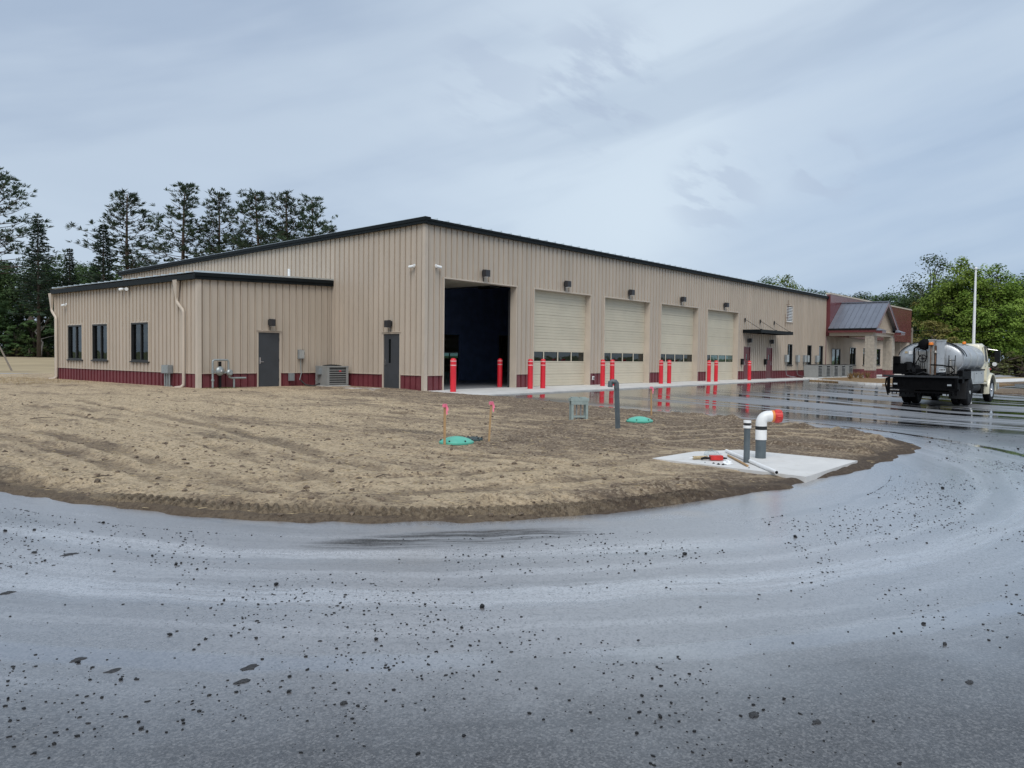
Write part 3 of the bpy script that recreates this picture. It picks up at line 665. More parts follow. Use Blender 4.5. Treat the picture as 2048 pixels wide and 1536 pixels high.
# floor, partition, beams inside the open bay
MB().box(.06, LW-.02, .285, 24.75, -.1, -.002).build('floor', M['floor'], garage)
pt = [(0.05, 10.28, 2.42, 6.0), (10.28, 13.4, 0, 6.0), (13.4, 15.2, 2.5, 6.0), (15.2, 40, 0, 6.0)]
for a, b, z0, z1 in pt: MB().box(a+.003, b, 8.0, 8.15, z0, z1).build('partition', M['navy'], garage)
for yb in (2.2, 4.4, 6.6): MB().box(.05, 22, yb, yb+.09, 5.45, 5.75).build('purlin', M['steel'], garage)
for xb in (0.15, 6.0, 11.5): MB().box(xb, xb+.2, .2, 7.9, 4.95, 5.5).build('rafter', M['steel'], garage)
MB().box(22, 22.2, .3, 7.9, 0, 6.0).build('partition', M['navy'], garage)
MB().box(2.6, 2.64, 1.8, 1.84, 3.35, 5.4).build('hanging_conduit', M['grey'], garage)
MB().box(1.2, 8.0, 3.3, 3.42, 4.55, 4.62).build('light_strip', M['grey'], garage)

def ribdoor(parent, x0, x1, yf, nrm, nsec=8, H=BH, win=2, panes=4):
    """sectional overhead door, sections stacked from the floor; profile faces nrm (-1 towards -Y)"""
    d = empty('bay_door'); d.parent = parent
    hs = H/nsec; w = x1-x0
    for k in range(nsec):
        z0 = .012+k*hs; z1 = z0+hs-.002
        if k == win:
            mb = MB(); fr = .055; gx = (w-2*.07-(panes-1)*.075)/panes; xs_ = []
            y0, y1 = sorted((yf, yf-nrm*.045))
            mb.box(x0, x1, y0, y1, z0, z0+fr); mb.box(x0, x1, y0, y1, z1-fr, z1)
            x = x0
            for q in range(panes+1):
                ww = .07 if q in (0, panes) else .075
                mb.box(x, x+ww, y0+.002, y1-.002, z0+fr, z1-fr)
                if q < panes: xs_.append((x+ww, x+ww+gx))
                x += ww+gx
            mb.build('door_section', M['doortan'], d)
            for a, b in xs_:
                MB().box(a+.012, b-.012, yf-nrm*.026, yf-nrm*.02, z0+fr+.012, z1-fr-.012).build('pane', M['glass'], d)
                g = MB(); yy0, yy1 = sorted((yf-nrm*.008, yf-nrm*.035))
                g.box(a, b, yy0, yy1, z0+fr, z0+fr+.014); g.box(a, b, yy0, yy1, z1-fr-.014, z1-fr); g.box(a, a+.014, yy0, yy1, z0+fr+.014, z1-fr-.014); g.box(b-.014, b, yy0, yy1, z0+fr+.014, z1-fr-.014)
                g.build('pane_gasket', M['frame'], d)
        else:
            nb = 4; ph = (z1-z0)/nb; pr = []
            for q in range(nb):
                zz = z0+q*ph; pr += [(zz, -.009), (zz+.006, 0.0), (zz+ph-.013, 0.0), (zz+ph-.006, -.010)]
            vs = []; fs = []
            for xx in (x0, x1):
                for z, h in pr: vs.append((xx, yf+nrm*h, z))
            n_ = len(pr)
            for q in range(n_-1): fs.append((q, q+1, n_+q+1, n_+q))
            vs += [(x0, yf-nrm*.05, z0), (x1, yf-nrm*.05, z0), (x1, yf-nrm*.05, z1), (x0, yf-nrm*.05, z1)]
            fs.append((2*n_, 2*n_+1, 2*n_+2, 2*n_+3)); fs.append((n_-1, 2*n_-1, 2*n_+2, 2*n_+3))
            MB().add(vs, fs).build('door_section', M['doortan'], d)
    MB().box(x0, x1, *sorted((yf-nrm*.004, yf-nrm*.04)), -.001, .013).build('bottom_seal', M['rubber'], d)
    return d
def baytrim(parent, a, b, h, dep=.30):
    t = .05
    mb = MB(); mb.box(a-t, a, -.042, dep, -.01, h+t); mb.box(b, b+t, -.042, dep, -.01, h+t); mb.box(a, b, -.042, dep, h, h+t)
    mb.build('door_jamb', M['tantrim'], parent)
for k, b in enumerate(BAYS):
    if k: dd = ribdoor(garage, b+.004, b+BW-.004, .27, -1)
    else:
        dd = empty('bay_door'); dd.parent = garage; hs = BH/8
        for q in range(8): MB().box(b+.05, b+BW-.05, .55+q*hs, .55+q*hs+hs-.012, 4.36, 4.41).build('door_section', M['doortan'], dd)
        for xx in (b+.02, b+BW-.06):
            mb = MB(); mb.box(xx, xx+.04, .32, .36, 0, 4.1); mb.box(xx, xx+.04, .5, 5.0, 4.30, 4.34); mb.build('door_track', M['steel'], dd)
    baytrim(dd, b, b+BW, BH)
ribdoor(garage, RB[0]+.004, RB[1]-.004, 24.79, 1, nsec=8, win=2)
MB().box(RB[0]-.3, RB[1]+.3, 24.68, 24.70, 4.15, 5.6).build('door_header', M['navy'], garage)

def man_door(parent, mapf, u0, u1, z1, leaf, handle_side, lite=None, framemat=None, closer=True):
    """mapf(u, out, z) -> xyz. u0<u1 outer frame"""
    def bx(mb, ua, ub, oa, ob, za, zb):
        c = [mapf(u, o, z) for z in (za, zb) for (u, o) in ((ua, oa), (ub, oa), (ub, ob), (ua, ob))]
        mb.add(c, [(3, 2, 1, 0), (4, 5, 6, 7), (0, 1, 5, 4), (1, 2, 6, 5), (2, 3, 7, 6), (3, 0, 4, 7)]); return mb
    f = .055; L = MB()
    lz0, lz1 = .035, z1-f-.004
    if lite:
        a, b, c, d = lite
        bx(L, u0+f+.004, a, -.075, -.03, lz0, lz1); bx(L, b, u1-f-.004, -.075, -.03, lz0, lz1); bx(L, a, b, -.075, -.03, lz0, c); bx(L, a, b, -.075, -.03, d, lz1)
    else: bx(L, u0+f+.004, u1-f-.004, -.075, -.03, lz0, lz1)
    d = L.build('door', leaf, parent)
    mb = MB(); bx(mb, u0, u0+f, -.09, .012, 0, z1); bx(mb, u1-f, u1, -.09, .012, 0, z1); bx(mb, u0+f, u1-f, -.09, .012, z1-f, z1)
    mb.build('frame', framemat or M['tantrim'], d)
    bx(MB(), u0-.03, u1+.03, .012, .05, z1+.004, z1+.028).build('drip_cap', M['tantrim'], d)
    bx(MB(), u0+f, u1-f, -.12, .03, .0, .032).build('threshold', M['galv'], d)
    hu = u0+f+.09 if handle_side < 0 else u1-f-.09
    mb = MB(); bx(mb, hu-.025, hu+.025, -.03, -.02, .92, 1.16); s = 1 if handle_side < 0 else -1
    bx(mb, min(hu, hu+s*.13), max(hu, hu+s*.13), .01, .03, .985, 1.005); bx(mb, hu-.01, hu+.01, -.02, .012, .985, 1.005); bx(mb, hu-.02, hu+.02, -.02, -.005, 1.09, 1.13)
    mb.build('handle', M['chrome'], d)
    for zz in (.25, 1.0, 1.8):
        hh = u1-f-.012 if handle_side < 0 else u0+f+.0
        bx(MB(), hh, hh+.012, -.03, -.018, zz, zz+.11).build('hinge', M['steel'], d)
    if lite:
        a, b, c, e = lite; bx(MB(), a+.001, b-.001, -.055, -.05, c+.001, e-.001).build('lite', M['glass'], d)
    return d
mX = lambda u, o, z: (-o, u, z)           # end wall, u = Y (mirrored: outside is -X)
def mEnd(u, o, z): return (-o, -u, z)
man_door(garage, lambda u, o, z: (-o, -u, z), -2.35, -1.31, 2.178, M['greydoor'], -1, lite=(-2.03, -1.90, 1.0, 1.93))
for a, b in RD: man_door(garage, lambda u, o, z: (u, -o, z), a, b, 2.12, M['reddoor'], -1 if a < 30 else 1, lite=(a+.42, a+.60, 1.25, 1.65), framemat=M['reddoor'])

def window(parent, mapf, u0, u1, z0, z1, mull=True, sill=True):
    def bx(mb, ua, ub, oa, ob, za, zb):
        c = [mapf(u, o, z) for z in (za, zb) for (u, o) in ((ua, oa), (ub, oa), (ub, ob), (ua, ob))]
        mb.add(c, [(3, 2, 1, 0), (4, 5, 6, 7), (0, 1, 5, 4), (1, 2, 6, 5), (2, 3, 7, 6), (3, 0, 4, 7)]); return mb
    t = .06; mb = MB(); bx(mb, u0, u0+t, -.12, .02, z0, z1); bx(mb, u1-t, u1, -.12, .02, z0, z1); bx(mb, u0+t, u1-t, -.12, .02, z1-t, z1); bx(mb, u0+t, u1-t, -.12, .02, z0, z0+t)
    um = (u0+u1)/2
    if mull: bx(mb, um-.04, um+.04, -.11, -.02, z0+t, z1-t)
    w = mb.build('window', M['frame'], parent)
    for a, b in ([(u0+t, um-.04), (um+.04, u1-t)] if mull else [(u0+t, u1-t)]):
        bx(MB(), a, b, -.075, -.069, z0+t, z1-t).build('pane', M['glass'], w)
    if sill: bx(MB(), u0-.05, u1+.05, .0, .075, z0-.05, z0-.002).build('sill', M['frame'], w)
    tr = MB(); bx(tr, u0-.05, u0-.002, .0, .036, z0, z1+.05); bx(tr, u1+.002, u1+.05, .0, .036, z0, z1+.05); bx(tr, u0-.002, u1+.002, .0, .036, z1+.003, z1+.05); tr.build('casing', M['tantrim'], w)
    # dark sheet added close behind the glass in place of the unlit interior
    bx(MB(), u0+.002, u1-.002, -.145, -.125, z0, z1).build('dark_backing', M['dark_backing'], w)
    return w
M['dark_backing'] = simple('unlit_backing', (.02, .032, .03), .8, 0, .15, 3)
mL = lambda u, o, z: (u, -o, z)
for a, b in LWIN: window(garage, mL, a, b, .93, 2.42, mull=False)
# louvre in the upper wall
lv = empty('louvre'); lv.parent = garage
mb = MB(); a, b, z0, z1 = LOUV; mb.box(a, a+.06, -.05, .1, z0, z1); mb.box(b-.06, b, -.05, .1, z0, z1); mb.box(a+.06, b-.06, -.05, .1, z1-.06, z1); mb.box(a+.06, b-.06, -.05, .1, z0, z0+.06); mb.build('louvre_frame', M['tantrim'], lv)
MB().box(a+.06, b-.06, .085, .099, z0+.06, z1-.06).build('louvre_back', M['black'], lv)
nb = 10
for k in range(nb):
    zz = z0+.07+k*(z1-z0-.14)/nb; h = (z1-z0-.14)/nb
    MB().add([(a+.06, -.045, zz), (b-.06, -.045, zz), (b-.06, .02, zz+h*.62), (a+.06, .02, zz+h*.62), (a+.06, -.038, zz-.008), (b-.06, -.038, zz-.008), (b-.06, .027, zz+h*.62-.008), (a+.06, .027, zz+h*.62-.008)],
             [(0, 1, 2, 3), (4, 7, 6, 5), (0, 4, 5, 1), (3, 2, 6, 7)]).build('louvre_blade', M['white'], lv)

# annex (lean-to)
AX, AY0, AY1 = -5.86, 5.54, 18.4
def zan(x): return 3.94+(x-AX)*.031
AW = [(9.26, 10.74), (12.9, 14.38), (15.44, 16.96)]
DA = (-3.4814, -2.4344)
wall_panels(annex, (0, AY0, 0), (1, 0, 0), (0, -1, 0), AX+.11, -.02, HM, lambda u: zan(u)+.02, [(DA[0], DA[1], -.1, 2.178)], M['tan'], 'wall_panel')
wall_panels(annex, (0, AY0+.004, 0), (1, 0, 0), (0, -1, 0), AX+.11, -.02, -.05, lambda u: HM-.006, [(DA[0], DA[1], -.1, 2.178)], M['maroon'], 'base_panel')
wall_panels(annex, (AX, 0, 0), (0, 1, 0), (-1, 0, 0), AY0+.11, AY1-.1, HM, lambda u: 3.96, [(a, b, .95, 2.47) for a, b in AW], M['tan'], 'wall_panel')
wall_panels(annex, (AX+.004, 0, 0), (0, 1, 0), (-1, 0, 0), AY0+.11, AY1-.1, -.08, lambda u: HM-.006, [], M['maroon'], 'base_panel')
MB().box(AX, 0, AY1-.02, AY1, -.05, 3.95).build('back_wall', M['tan'], annex)
MB().box(AX+.05, -.05, AY0+.1, AY1-.05, -.1, -.01).build('floor', M['floor'], annex)
for yy in ((AY0-.045, AY0+.115), (AY1-.11, AY1+.04)): MB().box(AX-.045, AX+.115, yy[0], yy[1], -.06, 3.97).build('corner_trim', M['tantrim'], annex)
flash(annex, AX+.12, -.05, [DA], lambda a, b: MB().box(a, b, AY0-.040, AY0+.02, HM-.010, HM+.008))
MB().box(AX-.036, AX+.02, AY0+.1, AY1-.1, HM-.010, HM+.006).build('base_flashing', M['tantrim'], annex)
man_door(annex, lambda u, o, z: (u, AY0-o, z), DA[0], DA[1], 2.178, M['greydoor'], -1)
for a, b in AW: window(annex, lambda u, o, z: (AX-o, -u, z), -b, -a, .95, 2.47)
k = 0; yy = AY0-.16
while yy < AY1+.15:
    a, b = yy, min(yy+2*R, AY1+.16); z0, z1 = zan(AX-.2)+.235, zan(0)+.235
    mb = MB().quad((AX-.22, a, z0), (-.03, a, z1), (-.03, b, z1), (AX-.22, b, z0))
    mb.box(AX-.22, AX-.16, a-.02, a+.02, z0, z0+.06); mb.add([(AX-.16, a-.012, z0), (AX-.16, a+.012, z0), (-.03, a+.012, z1), (-.03, a-.012, z1), (AX-.16, a-.012, z0+.06), (AX-.16, a+.012, z0+.06), (-.03, a+.012, z1+.06), (-.03, a-.012, z1+.06)], [(0, 1, 5, 4), (1, 2, 6, 5), (2, 3, 7, 6), (3, 0, 4, 7), (4, 5, 6, 7)])
    mb.build('roof_panel', M['galv'], annex); yy += 2*R
# rake trim and box gutter
mb = MB(); P0 = [(AX-.06, zan(AX)-.01), (-.03, zan(0)-.01), (-.03, zan(0)+.2), (AX-.06, zan(AX)+.2)]
mb.prism(P0, lambda x, z: (x, AY0-.13, z), lambda x, z: (x, AY0-.046, z)); mb.prism([(AX-.2, zan(AX)+.10), (-.02, zan(0)+.10), (-.02, zan(0)+.225), (AX-.2, zan(AX)+.218)], lambda x, z: (x, AY0-.17, z), lambda x, z: (x, AY0-.05, z))
mb.build('rake_trim', M['dark'], annex)
gut = MB(); z0 = zan(AX-.15)
gut.add([(AX-.05, y, z) for y, z in ()], []); 
for (xa, xb, za, zb) in ((AX-.17, AX-.05, z0+.0, z0+.012), (AX-.19, AX-.172, z0+.0, z0+.19), (AX-.066, AX-.05, z0+.0, z0+.2)): gut.box(xa, xb, AY0-.12, AY1+.12, za, zb)
gut.box(AX-.19, AX-.05, AY0-.135, AY0-.12, z0, z0+.19); gut.box(AX-.19, AX-.05, AY1+.12, AY1+.135, z0, z0+.19)
gut.build('gutter', M['dark'], annex)
def downspout(y):
    mb = MB(); x = AX-.10
    mb.add([(x-.10, y-.16, 3.97), (x+.03, y-.16, 3.97), (x+.03, y+.16, 3.97), (x-.10, y+.16, 3.97), (x-.05, y-.05, 3.30), (x+.03, y-.05, 3.30), (x+.03, y+.05, 3.30), (x-.05, y+.05, 3.30)], [(0, 1, 5, 4), (1, 2, 6, 5), (2, 3, 7, 6), (3, 0, 4, 7), (0, 3, 2, 1)])
    mb.tube([(x-.01, y, 3.34), (x-.01, y, 3.2), (x-.005, y-.06, 3.12), (x+.015, y-.40, 2.86), (x+.015, y-.44, 2.76), (x+.015, y-.44, .30), (x+.01, y-.44, .14), (x-.08, y-.42, .05), (x-.30, y-.38, .025)], .058, 8)
    mb.build('downspout', M['tantrim'], annex, smooth=True)
downspout(6.85); downspout(18.55)
vp = onX(578, 556, -.9)
tag(MB().cyl((-.9, vp[1], 3.98), (-.9, vp[1], 4.86), .055, n=12).build('vent_pipe', M['white'], None, True), 'white plastic vent pipe rising from the annex roof', 'vent pipe')

# office wing
OX1 = 68.5
OWIN = [(49.62, 51.24), (53.3, 54.35), (57.4, 58.65)]
OD = (45.1, 47.2)
oop = [(a, b, .93, 2.42) for a, b in OWIN]+[(OD[0], OD[1], -.1, 2.25)]
wall_panels(office, (0, .0, 0), (1, 0, 0), (0, -1, 0), LW+.08, 63.4, HM, lambda u: 3.25, oop, M['tan'], 'wall_panel')
wall_panels(office, (0, .004, 0), (1, 0, 0), (0, -1, 0), LW+.08, 63.4, -.05, lambda u: HM-.006, oop, M['maroon'], 'base_panel')
xx = LW+.07
while xx < OX1-.1:
    b = min(xx+1.22, OX1); MB().box(xx+.004, b-.004, -.28, -.24, 3.22, 4.72).build('upper_panel', M['maroonpanel'], office); MB().box(xx+.004, b-.004, -.28, -.24, 4.73, 6.50).build('upper_panel', M['maroonpanel'], office); xx += 1.22
MB().box(LW+.07, OX1-.02, -.24, .0, 3.225, 6.5).build('upper_wall', M['maroonpanel'], office)
MB().box(LW+.05, OX1+.03, -.31, .10, 6.50, 6.62).build('coping', M['tantrim'], office)
MB().box(OX1-.02, OX1, -.24, 24, 3.22, 6.5).build('upper_wall', M['maroonpanel'], office)
MB().box(63.4, 63.6, 0.0, 4.5, -.05, 3.22).build('return_wall', M['tan'], office)
MB().box(63.6, 68.2, 4.4, 4.5, -.05, 3.22).build('recess_wall', M['stone'], office)
MB().box(67.0, 67.2, .35, 4.4, -.05, 3.22).build('side_wall', M['tan'], office)
mb = MB().box(67.2, 68.2, -.24, .5, -.05, 3.21); mb.build('corner_pier', M['tantrim'], office)
MB().box(LW+.1, OX1-.1, .02, 24, 6.2, 6.3).build('roof', M['galv'], office)
MB().box(LW+.1, OX1-.1, .1, 24, -.1, -.01).build('floor', M['floor'], office)
MB().box(LW+.1, OX1-.05, 24, 24.1, -.1, 6.3).build('back_wall', M['tan'], office)
for a, b in OWIN: window(office, mL, a, b, .93, 2.42, mull=(b-a > 1.4))
# glazed entrance
ed = MB(); a, b = OD; um = (a+b)/2
for u0, u1, z0, z1 in ((a, a+.07, 0, 2.25), (b-.07, b, 0, 2.25), (a+.07, b-.07, 2.18, 2.25), (um-.05, um+.05, .0, 2.18), (a+.07, um-.05, .0, .12), (um+.05, b-.07, .0, .12)): ed.box(u0, u1, -.02, .1, z0, z1)
edo = ed.build('entrance_door', M['frame'], office)
MB().box(a+.07, um-.05, .03, .036, .12, 2.18).build('pane', M['glass'], edo); MB().box(um+.05, b-.07, .03, .036, .12, 2.18).build('pane', M['glass'], edo)
MB().box(um+.10, um+.13, -.06, -.025, .9, 1.3).build('pull_handle', M['chrome'], edo)
# porch: gable roof over stone piers
pch = empty('porch'); pch.parent = office
XC, XL, XR, YF, ZE, ZA = 46.3, 43.2, 49.4, -3.88, 3.80, 5.93
for s, xe_ in ((-1, XL), (1, XR)):
    sl = (ZA-ZE)/(XC-XL); n_ = 9; w = (-.29-YF)/n_
    for k in range(n_):
        y0 = YF+k*w; y1 = y0+w
        mb = MB(); mb.add([(xe_, y0, ZE), (XC, y0, ZA), (XC, y1, ZA), (xe_, y1, ZE), (xe_, y0, ZE-.06), (XC, y0, ZA-.06), (XC, y1, ZA-.06), (xe_, y1, ZE-.06)], [(0, 1, 2, 3), (7, 6, 5, 4), (0, 4, 5, 1), (1, 5, 6, 2), (2, 6, 7, 3), (3, 7, 4, 0)])
        mb.add([(xe_, y0-.014, ZE), (XC, y0-.014, ZA), (XC, y0+.014, ZA), (xe_, y0+.014, ZE), (xe_, y0-.014, ZE+.05), (XC, y0-.014, ZA+.05), (XC, y0+.014, ZA+.05), (xe_, y0+.014, ZE+.05)], [(0, 1, 5, 4), (3, 7, 6, 2), (4, 5, 6, 7)])
        mb.build('roof_sheet', M['roofgrey'], pch)
    # eave gutter and maroon fascia
    q = xe_; MB().box(q-.08 if s < 0 else q, q if s < 0 else q+.08, YF, -.3, ZE-.12, ZE-.02).build('gutter', M['dark'], pch)
    MB().box(q-.02 if s < 0 else q-.02, q+.02, YF+.01, -.3, ZE-.33, ZE-.125).build('fascia', M['maroonpanel'], pch)
    # rake board at the gable
    x0 = xe_; pl = [(x0, ZE-.30), (XC, ZA-.30), (XC, ZA-.065), (x0, ZE-.065)]
    MB().prism(pl, lambda x, z: (x, YF-.0, z), lambda x, z: (x, YF+.05, z)).build('rake_board', M['maroonpanel'], pch)
    # cornice return
    a, b = (XL-.05, XL+.95) if s < 0 else (XR-.95, XR+.25)
    MB().box(a, b, YF-.42, YF+.04, ZE-.40, ZE-.20).build('cornice_return', M['maroonpanel'], pch)
    MB().add([(a-.05, YF-.50, ZE-.20), (b+.05, YF-.50, ZE-.20), (b+.05, YF+.03, ZE-.195), (a-.05, YF+.03, ZE-.195), (a+.25, YF+.03, ZE+.02), (b-.25, YF+.03, ZE+.02)], [(0, 1, 5, 4), (1, 2, 5), (3, 0, 4), (2, 3, 4, 5), (3, 2, 1, 0)]).build('return_roof', M['roofgrey'], pch)
MB().box(XC-.10, XC+.10, YF, -.3, ZA+.0, ZA+.075).build('ridge_cap', M['roofgrey'], pch)
GY = YF+.42
wall_panels(pch, (0, GY, 0), (1, 0, 0), (0, -1, 0), XL+.3, XR-.3, 3.5, lambda u: ZA-.08-abs(u-XC)*(ZA-ZE)/(XC-XL)-.01, [], M['tan'], 'gable_panel', 30)
PW = [(43.4, 44.2), (48.3, 49.1)]
MB().box(43.45, 44.15, YF+.3, -.3, 3.23, 3.5).build('beam', M['tantrim'], pch); MB().box(48.35, 49.05, YF+.3, -.3, 3.23, 3.5).build('beam', M['tantrim'], pch)
MB().box(44.15, 48.35, YF+.3, YF+.9, 3.235, 3.5).build('beam', M['tantrim'], pch)
MB().box(43.3, 49.3, YF+.1, -.3, 3.505, 3.55).build('soffit', M['tantrim'], pch)
for a, b in PW:
    pr = empty('pier'); pr.parent = pch; y0, y1 = -3.65, -3.0
    MB().box(a+.03, b-.03, y0+.03, y1-.03, -.2, 3.22).build('core', M['conc'], pr)
    for c in range(14):
        z0 = -.15+c*.24; z1 = z0+.228; m = M['stonered'] if c < 3 else M['stone']
        if c < 3: g = .035
        else: g = 0.0
        o = .4 if c % 2 else .25
        for (f0, f1) in ((0, o), (o, .72), (.72, 1)):
            j = rnd.uniform(0, .022)
            MB().box(a-g-j, a+.05, y0+(y1-y0)*f0+.005, y0+(y1-y0)*f1-.005, z0, min(z1, 3.2)).build('stone', m, pr)
        for (f0, f1) in ((0, 1-o), (1-o, 1)):
            j = rnd.uniform(0, .022)
            MB().box(a+.055+(b-a-.06)*f0, a+.055+(b-a-.06)*f1-.005, y0-g-j, y0+.05, z0, min(z1, 3.2)).build('stone', m, pr)
        MB().box(b-.05, b+.01+g, y0+.055, y1, z0, min(z1, 3.2)).build('stone', m, pr)

# canopy over the maroon doors
cn = tag(empty('door_canopy', (27.87, 0, 2.99)), 'flat black metal canopy hung on rods above the two maroon doors', 'canopy')
cw, cdp = 5.43, 1.25
MB().box(0, cw, -cdp+.05, -.04, .09, .12).build('deck', M['black'], cn)
mb = MB(); mb.box(0, .05, -cdp, -.04, 0, .21); mb.box(cw-.05, cw, -cdp, -.04, 0, .21); mb.box(.05, cw-.05, -cdp, -cdp+.05, 0, .21); mb.box(.05, cw-.05, -.09, -.04, 0, .21); mb.build('fascia', M['dark'], cn)
for k in range(4): MB().box(.9+k*1.1, .95+k*1.1, -cdp+.05, -.09, .02, .088).build('joist', M['black'], cn)
for xr in (.30, 2.72, 5.10):
    MB().cyl((xr, -cdp+.12, .20), (xr, -.05, .88), .014, n=6).build('tie_rod', M['black'], cn)
    MB().box(xr-.05, xr+.05, -.075, -.036, .72, .96).build('wall_bracket', M['black'], cn)
    MB().box(xr-.02, xr+.02, -cdp+.06, -cdp+.18, .121, .25).build('rod_clevis', M['black'], cn)

# ================================================================== OBJECTS ON AND BY THE WALLS
def walllight(loc, ry, label, w=.26, arm=.22):
    """local: +x along wall, -y outwards"""
    t = tag(empty('wall_light', loc, ry), label, 'wall light', 'black box lights on the building walls')
    MB().box(-.07, .07, -.055, -.032, -.09, .12).build('back_plate', M['bronze'], t)
    MB().box(-.04, .04, -.12, -.055, .0, .06).build('arm', M['bronze'], t); MB().box(.0, .022, -.06, -.036, -.30, -.09).build('conduit', M['bronze'], t)
    MB().prism([(-.12, -.15), (-.30, -.13), (-.30, .13), (-.12, .15)], lambda y, z: (-w/2, y, z), lambda y, z: (w/2, y, z)).build('housing', M['bronze'], t)
    MB().prism([(-.14, -.156), (-.28, -.140), (-.28, -.134), (-.14, -.150)], lambda y, z: (-w/2+.03, y, z), lambda y, z: (w/2-.03, y, z)).build('lens', M['white'], t)
    return t
ords = ['first bay, the open one', 'second bay door', 'third bay door, the middle one', 'fourth bay door', 'fifth bay door, nearest the canopy']
for k, x in enumerate((3.15, 8.65, 14.12, 19.6, 25.1)): walllight((x, 0, 4.6), 0, 'black box wall light above the '+ords[k], .26)
walllight((0, 1.83, 2.5), -math.pi/2, 'small black wall light above the narrow-glazed grey end door', .18)
walllight((-2.96, AY0, 2.5), 0, 'small black wall light above the plain grey annex door', .18)
for a, b in RD: walllight(((a+b)/2, 0, 2.52), 0, 'small dark wall light above the %s maroon door under the canopy' % ('left' if a < 30 else 'right'), .16)
def seccam(loc, ry, label, aim=-1):
    t = tag(empty('security_camera', loc, ry), label, 'camera', 'white security cameras on the walls')
    MB().cyl((0, -.03, 0), (0, -.06, 0), .06, n=14).build('base', M['white'], t, True)
    MB().cyl((0, -.06, 0), (0, -.14, -.02), .028, n=10).build('neck', M['white'], t, True)
    b = MB().cyl((.07*-aim, -.12, -.03), (.14*aim, -.17, -.055), .055, n=14).build('body', M['white'], t, True)
    MB().cyl((.14*aim, -.17, -.055), (.147*aim, -.1725, -.0575), .042, n=14).build('lens', M['black'], t, True)
    return t
seccam((0, .54, 4.65), -math.pi/2, 'white bullet camera on the end wall beside the tall corner', -1)
seccam((.52, 0, 4.66), 0, 'white round camera on the bay wall beside the tall corner', 1)
seccam((AX, 17.05, 3.42), -math.pi/2, 'white camera on the annex left wall near its far corner', -1)
fl = tag(empty('floodlight', (AX, 11.04, 3.84), -math.pi/2), 'white twin-head fixture under the annex eave above the windows', 'floodlight')
MB().box(-.06, .06, -.06, -.03, -.05, .05).build('base', M['white'], fl)
for s in (-1, 1):
    MB().cyl((0, -.05, 0), (s*.16, -.12, -.0), .02, n=8).build('arm', M['white'], fl)
    MB().cyl((s*.15, -.10, .0), (s*.30, -.19, -.03), .05, .07, n=12).build('head', M['white'], fl, True)

# gas meter in front of the annex door wall
gm = tag(empty('gas_meter', (-5.15, AY0-.35, gz(-5.15, 5.1))), 'grey gas meter set with looped pipes beside the annex door', 'gas meter')
mb = MB(); mb.tube([(-.34, 0, -.05), (-.34, 0, .98), (-.33, 0, 1.03), (-.28, 0, 1.06), (.22, 0, 1.06), (.27, 0, 1.03), (.28, 0, .98), (.28, 0, .62)], .036, 10); mb.build('riser_pipe', M['meter'], gm, True)
for z in (.33, .62, .70): MB().cyl((-.34, 0, z-.03), (-.34, 0, z+.03), .06, n=10).build('pipe_union', M['meter'], gm)
MB().lathe([(0, -.09), (.10, -.085), (.155, -.04), (.17, 0), (.155, .04), (.10, .085), (0, .09)], 20, Matrix.Translation((-.07, -.02, .66)) @ Matrix.Rotation(math.pi/2, 4, 'X')).build('regulator', M['meter'], gm, True)
MB().cyl((-.34, 0, .62), (.28, 0, .60), .03, n=8).build('cross_pipe', M['meter'], gm, True)
MB().lathe([(0, -.10), (.09, -.09), (.12, -.03), (.12, .05), (.08, .10), (0, .10)], 16, Matrix.Translation((.30, -.02, .60)) @ Matrix.Rotation(math.pi/2, 4, 'X')).build('meter_body', M['meter'], gm, True)
MB().tube([(.30, 0, .52), (.31, 0, .44), (.40, 0, .40), (.98, 0, .40)], .038, 10).build('outlet_pipe', M['meter'], gm, True)
MB().cyl((.50, 0, -.05), (.50, 0, .37), .036, n=10).build('support', M['meter'], gm, True)
MB().box(-.01, .07, .12, .20, -.05, 1.0).build('post', M['black'], gm)
MB().box(-.09, -.05, -.125, -.112, .64, .70).build('dial', M['white'], gm)
# electrical bits on the annex walls
def ebox(loc, rz, label, w=.26, h=.42, d=.14, group=None, handle=True, cond=None):
    t = tag(empty('switch_box', loc, rz), label, 'electrical box', group)
    MB().box(-w/2, w/2, -.035-d, -.034, -h/2, h/2).build('enclosure', M['grey'], t)
    MB().box(-w/2-.006, w/2+.006, -.043-d, -.036-d, -h/2+.015, h/2-.015).build('cover', M['galv'] if handle else M['grey'], t)
    if handle: MB().box(w/2+.001, w/2+.03, -.09-d*.5, -.05-d*.3, -.02, .10).build('switch_lever', M['black'], t)
    if cond is not None: MB().tube([(0, -.08, -h/2), (0, -.08, -h/2-.1)]+cond, .018, 8).build('conduit', M['meter'], t, True)
    return t
ebox((-1.57, AY0, 1.30), 0, 'small grey switch box on the annex wall above the lone air conditioner', .22, .36, .12, cond=[(0, -.08, -.55), (.02, -.09, -.75), (-.08, -.12, -1.02)])
ebox((-2.02, AY0, .40), 0, 'small grey outlet box low on the maroon base left of the air conditioner', .20, .30, .12, handle=False)
t = tag(empty('utility_pedestal', (AX, 7.57, -.02), -math.pi/2), 'grey utility box on three conduits against the annex left wall', 'electrical box')
MB().box(-.25, .25, -.22, -.035, .55, .86).build('enclosure', M['grey'], t); MB().box(-.24, .24, -.227, -.221, .565, .845).build('cover', M['meter'], t)
for xx in (-.17, 0, .17): MB().cyl((xx, -.12, -.05), (xx, -.12, .55), .035, n=8).build('conduit', M['meter'], t, True)
MB().box(-.24, .24, -.06, -.035, .05, .09).build('strut', M['galv'], t)

